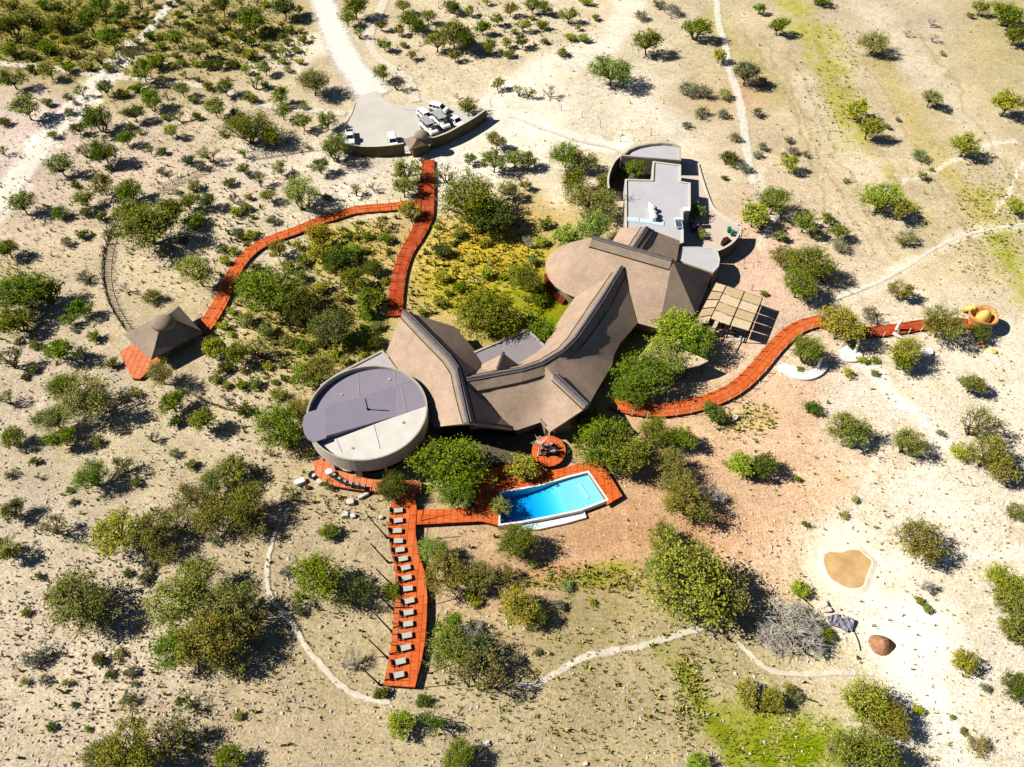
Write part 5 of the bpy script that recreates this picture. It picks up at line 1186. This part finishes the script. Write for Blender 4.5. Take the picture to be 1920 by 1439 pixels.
TREES = """
45 198 62 tL;20 145 52 tO;90 130 44 tO;15 45 52 dK;55 35 60 bO;115 42 55 bO;165 32 58 dO;188 8 42 dG;228 18 38 dG;208 70 52 dG;185 105 35 sO;240 102 40 sO;282 68 26 bK;265 130 55 tO;292 116 48 bG
340 118 20 bG;355 12 28 sO;305 38 24 sO;330 70 45 tO;370 92 44 tO;388 66 38 tO;396 40 38 tO;415 8 48 dK;470 35 60 dG;530 10 52 dK;425 42 38 sO;568 74 22 bG;495 126 34 tL;478 152 32 sO;540 130 22 gO;586 152 72 dO;422 162 42 tG
340 166 35 tO;525 178 42 tG;528 206 42 tO;282 185 46 dG;250 210 42 dG;255 166 26 bG;196 164 40 tK;180 220 62 dK;402 200 48 tO;465 235 88 dG;512 252 52 tG;320 245 34 tL;566 228 40 tL;612 224 44 tG;626 275 66 tG;145 240 30 tK
235 258 36 tG;192 282 58 dK;156 280 36 sO;112 308 56 tL;390 285 44 sL;455 287 26 sO;455 315 30 tO;524 315 34 tL;600 310 40 tO;485 335 36 sA;38 380 58 tL;115 400 36 bG;192 408 26 bK;190 345 54 tO;156 370 42 tO;240 356 48 dG;270 425 118 dO
238 398 62 dO;320 395 60 dK;352 378 42 tG;386 375 42 tK;366 415 46 bG;560 360 82 tL;500 366 34 tO;436 372 22 sA;443 396 26 bY;596 440 60 dR;600 470 50 dY;12 465 46 dG;155 440 24 bK;305 322 26 gA;640 480 56 dK;520 465 42 tO
665 10 50 dG;650 32 36 tO;755 10 34 tO;765 35 40 dG;782 48 34 dK;802 30 34 tO;846 14 40 bK;715 46 26 tK;720 82 30 tG;748 56 26 tO;673 60 26 sO;818 76 48 tO;850 62 60 dO;872 76 52 dK;905 50 32 dG;918 85 34 tG;980 75 32 tK
956 16 32 tO;1000 8 38 tG;1022 14 30 dG;1066 26 36 tO;880 20 24 tY;716 135 38 tG;745 155 32 sA;877 198 46 tO;855 178 14 xA;933 156 28 tL;972 168 26 sL;993 172 26 sO;1030 170 32 xA;1146 128 88 tG;1215 76 60 tG
762 318 60 tL;756 350 50 tO;930 262 44 tO;925 300 56 tO;965 296 44 tL;880 297 28 tG;990 298 42 tO;1060 286 68 tG;1095 300 52 tO;1075 336 64 dG;1110 372 96 tO;1130 340 34 bG;880 370 130 dG;915 400 100 dK;835 322 48 sO;954 356 44 tO;985 345 26 tO
826 470 42 bK;935 430 50 bY;1115 424 76 dL;1060 446 60 dY;1193 316 44 dG;768 394 44 dY;715 420 32 sO;990 452 28 xA;700 505 46 bK;660 525 54 dG;690 560 56 dG;1300 396 44 bO;1316 440 26 bO
1307 50 52 dG;1349 103 32 tY;1400 136 54 dA;1424 14 26 tG;1461 47 42 tG;1640 76 66 tL;1540 0 38 bG;1840 12 36 tO;1892 24 64 dG;1906 64 44 dG;1608 203 50 tY;1632 238 54 dY;1747 182 44 tL;1890 192 62 tY;1814 270 56 dY
1725 293 36 gG;1483 306 42 tY;1367 298 40 bK;1394 316 32 gA;1358 334 14 bK;1452 374 72 tG;1416 402 62 tY;1510 414 56 tO;1655 368 84 tY;1690 392 52 tO;1574 434 40 tG;1573 462 38 gA;1902 385 40 tY;1695 446 48 gO;1530 440 30 gO
1290 168 44 gA;1318 172 42 gA;1356 178 34 gO;1318 212 34 gA;1356 214 28 gA;1288 236 22 gA;1418 212 30 gA;1424 152 30 gA;1378 258 28 gA;1478 262 22 gA;1428 276 26 gA;1422 292 22 gA;1488 284 26 gA;1512 290 20 gA;1470 290 16 gA
1260 20 36 gA;1200 30 30 gA;1236 8 30 gA;1820 30 20 gK;1746 40 26 xA;1752 70 22 xA;1702 60 20 xA;1730 330 30 gO;1768 100 14 gA;1550 188 12 xA;1682 224 14 gA;1664 238 18 gA;1588 340 16 gK;1746 318 12 gK
40 545 110 dG;28 600 62 dG;86 550 58 dK;150 578 46 tG;128 600 30 tO;160 520 36 gA;110 655 58 dG;150 662 44 sK;15 668 60 sK;118 722 66 dG;160 742 120 tO;100 784 70 tO;10 745 40 sO;22 820 48 dG;114 820 56 dG;168 890 66 dG;228 872 50 sK
285 558 38 bO;236 540 30 xA;370 508 84 tL;505 545 130 dG;560 570 90 dK;468 530 60 dG;322 756 54 dG;382 786 58 dO;398 652 46 dY;444 662 56 tG;298 700 66 tO;482 652 56 sO;570 650 32 bG;520 798 100 dG;560 770 70 tO;598 690 70 dO;622 610 84 dA
570 705 62 tO;430 870 58 sO;20 888 26 gK;254 905 28 gK;22 955 48 dK;395 905 70 tO;400 965 82 dO;455 945 90 dO;350 935 70 tO;440 885 60 tO;480 985 60 sO;330 980 70 sO;400 1010 30 gK;10 1030 58 tO;95 985 60 sO;215 1000 100 tY;285 985 90 tO;310 1030 70 sO
140 1130 130 tO;185 1155 80 sO;118 1110 60 dO;370 1090 100 tO;330 1130 110 tL;420 1140 120 tO;325 1215 90 dG;390 1200 120 dO;470 1170 80 sO;440 1240 60 sO;65 1228 54 gA;48 1148 20 bG;126 1281 20 bO;206 1264 18 bK;95 1362 22 bK;165 1367 14 bG
240 1312 36 gK;350 1312 46 sK;240 1400 130 tO;300 1385 100 sO;190 1415 80 dO;428 1424 56 dG;655 1234 48 xA;1010 560 40 bG;985 520 70 dG;915 588 135 dG;1015 622 62 dG;845 868 135 dG;860 915 90 dG;735 915 66 dK;982 878 62 dY;1130 830 110 dG
1175 850 100 dO;1100 790 60 dG;1230 812 72 dG;1255 862 70 tO;1270 905 70 tO;1205 700 112 dG;1180 735 70 dG;1265 615 110 tY;1310 640 80 tG;1245 650 60 tL;1290 940 100 tO;1330 935 70 xA;938 952 44 tL;968 1016 78 dG;1290 1085 180 dO;1355 1110 110 tO
1245 1005 70 tO;1245 1070 70 dO;1475 1175 150 xA;1500 1165 90 xA;1515 1200 80 xA;1445 1195 80 xA;1548 1190 34 bG;1500 1105 40 bY;615 998 42 bG;598 1078 100 dG;655 1105 84 sK;815 1030 66 tL;835 1070 90 tO;895 1080 70 tO;940 1075 50 sO;972 1135 76 dY;1005 1150 60 sK
850 1175 64 tG;885 1220 90 tA;835 1215 90 tO;900 1260 110 sO;888 1180 60 xA;750 1355 56 dY;810 1350 60 sK;860 1420 70 dG;795 1314 28 bK;715 1298 30 bK;893 1132 24 bY;735 1110 44 bG;1403 1300 52 dY;1448 1310 50 dO;1490 1305 34 gK;1480 1290 24 bO
1625 1318 96 dY;1665 1345 80 dO;1630 1420 120 dO;1580 1400 70 tO;1725 1012 92 tO;1755 1030 60 sO;1880 1090 80 tY;1900 1130 80 dO;1905 1180 60 dO;1808 1240 54 tY;1905 1288 60 dK;1832 1396 46 gO;1848 1290 26 gA;1588 800 78 tO;1605 825 60 sO;1702 828 68 tO
1840 790 90 sO;1855 850 90 tO;1880 880 60 dO;1800 845 40 tY;1905 960 40 tO;1825 720 50 dO;1690 543 48 tO;1578 605 88 dY;1515 655 66 dG;1635 590 44 gA;1700 655 74 tY;1690 675 50 dG;1770 605 86 tO;1838 622 40 dK;1520 490 82 dG;1500 530 76 dG;1470 480 52 tO
1550 510 50 sK;1525 766 36 bK;1390 868 60 dY;1430 872 56 dK;1340 776 52 bK;1285 820 50 dG;1495 898 16 bG;1310 1432 44 dY;1738 1100 40 xA;1600 650 20 bO;1590 700 24 bY;1640 675 18 bO;1462 445 30 bO;1435 415 30 sO;1550 410 30 bO
616 908 26 bK;600 640 30 bK;700 640 40 bK;690 590 34 bG;420 690 30 bK;700 720 20 bK;1432 550 16 bG;1360 870 20 gO;1100 405 30 sO;790 300 16 gK;665 355 30 sL;700 350 26 xA;460 390 24 bO;330 850 24 gK;1180 955 0 bK;640 1230 0 bK;560 1120 40 sK;560 1145 26 gK;545 920 40 sO
400 80 26 bO;435 120 26 bK;440 90 26 bO;150 75 36 bO;90 90 40 bG;60 75 36 bO;20 95 40 bG;130 100 30 bO;350 50 26 bK;500 60 30 bO;500 90 26 bO;250 45 24 bO;110 15 30 bK;20 10 30 bO;80 10 30 bG;260 5 26 sO;455 70 24 bK;570 200 22 gO;440 210 22 bK
1250 668 84 tL;1292 655 60 tG;860 440 30 bO;1000 490 26 bO;620 500 34 bG;560 520 34 bO;600 540 36 bY;660 470 40 bY;540 500 30 bO;480 500 24 bK;460 600 40 bO;500 620 40 bO;540 640 30 bO;640 560 30 bO;610 740 0 bK;480 720 30 bO;520 740 34 bO;540 830 36 bO;580 850 24 sO
"""
LMK = {'round pavilion': (688, 780), 'thatched hut': (302, 620), 'parking area': (735, 225), 'swimming pool': (1040, 940), 'lounger deck': (758, 1120), 'reed pergola': (1370, 580), 'service block': (1230, 370),
       'thatched lodge': (1080, 640), 'muddy waterhole': (1590, 1065), 'earth mound': (1656, 1206), 'play tower': (1843, 592), 'gravel road': (640, 60), 'boardwalk fork': (795, 390), 'round deck': (1029, 846),
       'bottom left corner': (0, 1439), 'top left corner': (0, 0), 'top right corner': (1920, 0), 'bottom right corner': (1920, 1439), 'left edge middle': (0, 760), 'bottom edge middle': (960, 1439), 'right edge middle': (1920, 760)}
BLOCK = [(575, 820, 680, 930), (640, 770, 170, 290), (720, 965, 590, 810), (1020, 1340, 430, 810), (870, 1020, 630, 810), (1140, 1390, 265, 520), (915, 1170, 860, 1000), (718, 805, 920, 1292), (640, 920, 175, 300), (1300, 1460, 520, 660), (590, 740, 0, 190), (1540, 1640, 1025, 1110), (1625, 1685, 1180, 1230), (225, 385, 570, 712), (575, 735, 855, 925)]
WALK = [[(803, 300), (798, 380), (796, 408), (764, 470), (744, 545), (741, 592)], [(786, 379), (690, 391), (600, 413), (510, 448), (447, 497), (412, 568), (372, 622)], [(1150, 755), (1230, 769), (1335, 749), (1418, 693), (1480, 625), (1545, 600)], [(1545, 606), (1630, 622), (1730, 609), (1818, 607)], [(780, 970), (900, 970)]]
def blocked(u, v):
    if any(a < u < b and c < v < d for a, b, c, d in BLOCK): return True
    for w in WALK:
        for (x0, y0), (x1, y1) in zip(w[:-1], w[1:]):
            dx, dy = x1 - x0, y1 - y0; t = max(0, min(1, ((u - x0) * dx + (v - y0) * dy) / (dx * dx + dy * dy)))
            if math.hypot(u - x0 - t * dx, v - y0 - t * dy) < 20: return True
    return False
BLK = blocked
items = []
for ln in TREES.replace('\n', ';').split(';'):
    if not ln.strip(): continue
    u, v, w, kt = ln.split(); u, v, w = float(u), float(v), float(w)
    if w > 0: items.append([u, v, w, kt[0], kt[1]])
er = random.Random(11)
ZONES = [(0, 600, 0, 130, 64, 'bbbst', 'OGYYK'), (0, 620, 130, 290, 26, 'bbgs', 'OGKO'), (100, 620, 300, 480, 18, 'bgb', 'OKA'), (400, 740, 440, 740, 34, 'bbb', 'YYGO'), (780, 1030, 400, 590, 14, 'bb', 'YYGO'), (0, 560, 620, 930, 26, 'bgs', 'OKA'), (650, 1130, 0, 110, 18, 'bbt', 'OGY'),
         (30, 560, 930, 1420, 16, 'bg', 'OKA'), (800, 1300, 1000, 1300, 8, 'bg', 'OYA'), (1500, 1900, 650, 1400, 12, 'bg', 'OYA')]
for u0, u1, v0, v1, n_, ks, ts in ZONES:
    c_ = 0; tries = 0
    while c_ < n_ and tries < 4000:
        tries += 1; u = er.uniform(u0, u1); v = er.uniform(v0, v1); w = er.uniform(14, 32)
        if v0 == 0 and abs(u - 625) < 60: continue
        if BLK(u, v) or any(math.hypot(a[0] - u, a[1] - v) < (a[2] + w) * .42 for a in items): continue
        items.append([u, v, w, er.choice(ks), er.choice(ts)]); c_ += 1
DIRS = ['right of', 'below right of', 'below', 'below left of', 'left of', 'above left of', 'above', 'above right of']
groups = {}
for i, (u, v, w, k, t) in enumerate(items):
    nm = min(LMK, key=lambda q: math.hypot(LMK[q][0] - u, LMK[q][1] - v)); d = math.hypot(LMK[nm][0] - u, LMK[nm][1] - v)
    a = int(round(math.degrees(math.atan2(v - LMK[nm][1], u - LMK[nm][0])) / 45)) % 8
    szw = 'small' if w < 34 else ('mid-sized' if w < 66 else 'large')
    if k == 'x': desc = szw + ' pale bare dead branches'
    else: desc = szw + ' ' + TONES[t][1] + ' ' + KINDW[k][1]
    groups.setdefault(desc + ' ' + DIRS[a] + ' the ' + nm, []).append((d, i))
LAB = {}
for g, l in groups.items():
    l.sort()
    for j, (d, i) in enumerate(l):
        LAB[i] = g if len(l) == 1 else g + (', nearest to it' if j == 0 else ', ' + (ORD + ['farther'] * 40)[j] + ' nearest')
GN = {'t': 'airy thorn trees scattered over the sand', 'd': 'dense crowned trees scattered over the sand', 'b': 'low bushes scattered over the sand', 's': 'sparse twiggy trees scattered over the sand', 'x': 'bare dead branches on the sand', 'g': 'scrubby shrubs on the sand'}
SHADE = []
for i, (u, v, w, k, t) in enumerate(items):
    size = 'S' if w < 34 else ('M' if w < 66 else 'L')
    zc = {'t': .88, 'd': .92, 'b': .46, 's': .9, 'x': .8, 'g': .4}[k]
    R = w / 2 * mpp(u, v) * 1.08; R = w / 2 * mpp(u, v, R * zc) * 1.08
    if k == 'x' and w > 60: zc = .45
    hs = 1.0
    if R > 4.6 and k in 'tdsx': hs = .82
    p = at(u, v, R * zc * hs); wd, lf = proto(k, size, i % 4)
    root = empty(KINDW[k][0], (p.x, p.y, -.03), LAB[i], KINDW[k][2], GN[k], rz=random.uniform(0, 6.28))
    sx = random.uniform(.86, 1.16); root.scale = (R * sx, R / sx, R * hs * (.6 if (k == 'x' and w > 60) else 1))
    o = bpy.data.objects.new('stems' if k in 'bg' else ('branches' if k == 'x' else 'trunk'), wd); COL.objects.link(o); o.parent = root
    if lf:
        o = bpy.data.objects.new('foliage' if k in 'bg' else 'crown', lf); COL.objects.link(o); o.parent = root
        c = TONES[t][0]; j = [random.uniform(.85, 1.18) for _ in range(2)]; o.color = (c[0] * j[0], c[1] * j[1], c[2] * random.uniform(.6, 1.5), 1)
# white snag by the round deck, bare tree over the service roof
for nm, u, v, h, m, lab in (('dead_tree', 1009, 855, 4.6, 'white_wood', 'slim bleached white dead tree standing on the round deck'), ('dead_tree', 1172, 402, 4.8, 'bark', 'leafless dark tree leaning over the left edge of the service roof')):
    p = at(u, v, .8 if m == 'white_wood' else 0); r = empty(nm, p, lab, 'dead tree'); rr = random.Random(5); mb = MB()
    top = p + Vector((.1, .1, h * .55)); mb.tube([p - Vector((0, 0, .8)), p + Vector((.08, 0, h * .3)), top], [.16, .13, .09], 7)
    part(mb, 'trunk', M[m], r)
    mb = MB()
    for k in range(7):
        a = rr.uniform(0, 6.28); q = top + Vector((math.cos(a) * h * .22, math.sin(a) * h * .22, rr.uniform(.2, .45) * h)); mb.tube([top - Vector((0, 0, rr.uniform(0, .8))), top.lerp(q, .5) + Vector((.08, .05, 0)), q], [.08, .05, .02], 5)
        for _ in range(3):
            s0 = top.lerp(q, rr.uniform(.4, .9)); mb.tube([s0, s0 + Vector((rr.uniform(-.7, .7), rr.uniform(-.7, .7), rr.uniform(.1, .6)))], [.035, .012], 4)
    part(mb, 'branches', M[m], r)

# ---------------------------------------------------------------- grass tufts, litter and stones (stuff)
def scatter(n, r, bias):
    out = []
    while len(out) < n:
        u, v = r.uniform(-30, 1950), r.uniform(-20, 1470)
        if r.random() < bias(u, v): out.append((u, v))
    return out
GR = [(110, 60, 190, 90, 1.0), (420, 70, 150, 80, .8), (900, 480, 130, 90, 1.0), (1050, 600, 60, 70, 1.0), (650, 460, 90, 90, .7), (600, 660, 80, 80, .7), (1480, 1400, 130, 60, 1.0), (1110, 1085, 130, 28, .9), (1290, 1300, 30, 90, .8),
      (30, 560, 70, 90, .6), (900, 60, 200, 60, .5), (1560, 150, 60, 150, .35), (1860, 430, 80, 120, .6), (650, 620, 300, 300, .3), (300, 350, 300, 200, .3), (1100, 1280, 350, 200, .14), (1400, 790, 60, 40, .6), (300, 1150, 400, 300, .09), (1350, 400, 60, 60, .5), (780, 120, 60, 60, .3), (620, 940, 90, 40, .4)]
def gbias(u, v):
    if blocked(u, v): return 0
    b = .03
    for x, y, a, c, k in GR:
        d = ((u - x) / a) ** 2 + ((v - y) / c) ** 2
        if d < 1.4: b = max(b, k * (1.4 - d))
    return min(1, b)
rg = np.random.default_rng(3); pts = scatter(21000, rg, gbias); V = []; Cc = []
GC = [(.34, .32, .06), (.24, .26, .03), (.40, .31, .10), (.18, .22, .02), (.46, .40, .17)]
for u, v in pts:
    p = at(u, v, -.02); s = rg.uniform(.12, .42) * (1 if rg.random() < .9 else 1.8)
    rich = (1000 < u < 1110 and 540 < v < 680) or (1340 < u < 1620 and 1330 < v)
    gold = 780 < u < 1010 and 400 < v < 580 and rg.random() < .5
    if 400 < u < 1110 and 400 < v < 720 or v < 130 and u < 600: s *= 1.5; rich = rich or rg.random() < .35
    c = (.26, .32, .015) if rich else ((.60, .42, .05) if gold else GC[rg.integers(0, 5)])
    if rich and 1340 < u: s *= .55
    if gold: s *= .9
    for _ in range(5):
        a = rg.uniform(0, 6.28); w = s * .3; lean = s * rg.uniform(.2, .8); ca, sa = math.cos(a), math.sin(a)
        V += [(p.x - sa * w, p.y + ca * w, -.03), (p.x + sa * w, p.y - ca * w, -.03), (p.x + ca * lean, p.y + sa * lean, s * rg.uniform(.5, 1.1))]; Cc += [c] * 3
def colmat(name, rough=1.0):
    m = bpy.data.materials.new(name); m.use_nodes = True; N = m.node_tree.nodes; b = N['Principled BSDF']; b.inputs['Roughness'].default_value = rough; b.inputs['Specular IOR Level'].default_value = .05
    a = N.new('ShaderNodeAttribute'); a.attribute_name = 'tint'; m.node_tree.links.new(a.outputs['Color'], b.inputs['Base Color']); return m
def stuff(name, V, C_, k, m):
    V = np.array(V); me = fast_mesh(name, V, np.arange(len(V)).reshape(-1, k), m)
    a = me.attributes.new('tint', 'FLOAT_COLOR', 'POINT'); a.data.foreach_set('color', np.concatenate([np.array(C_), np.ones((len(C_), 1))], 1).astype(np.float32).ravel())
    o = bpy.data.objects.new(name, me); COL.objects.link(o); return tag(o, kind='stuff')
tag(stuff('grass_tufts', V, Cc, 3, colmat('dry_grass')), 'dry yellow green grass tufts scattered over the sandy ground', 'grass')
# stones: squashed octahedra
def sbias(u, v):
    if blocked(u, v): return 0
    b = .22
    if v > 680 and u < 560: b = 1
    if v > 1150: b = max(b, .5)
    if u > 1300 and 700 < v < 1100: b = .5
    if 560 < u < 760 and 900 < v < 1100: b = .9
    return b * (.35 + .65 * (math.sin(u * .021) * math.cos(v * .027) > -.2))
pts = scatter(9000, rg, sbias); V = []; Cc = []
for u, v in pts:
    p = at(u, v, 0); s = .07 + .22 * rg.random() ** 3.2; sz = s * rg.uniform(.5, .9); g = rg.uniform(.75, 1.15); c = (.52 * g, .46 * g, .37 * g)
    a0 = rg.uniform(0, 1.5); q = [Vector((p.x + s * rg.uniform(.7, 1.2) * math.cos(a0 + k * 1.571), p.y + s * rg.uniform(.7, 1.2) * math.sin(a0 + k * 1.571), -.02)) for k in range(4)]
    t = Vector((p.x + rg.uniform(-.3, .3) * s, p.y + rg.uniform(-.3, .3) * s, sz))
    for k in range(4): V += [q[k], q[(k + 1) % 4], t]; Cc += [c] * 3
tag(stuff('loose_stones', V, Cc, 3, colmat('stone_chips')), 'loose pale stones strewn over the sand', 'stones')
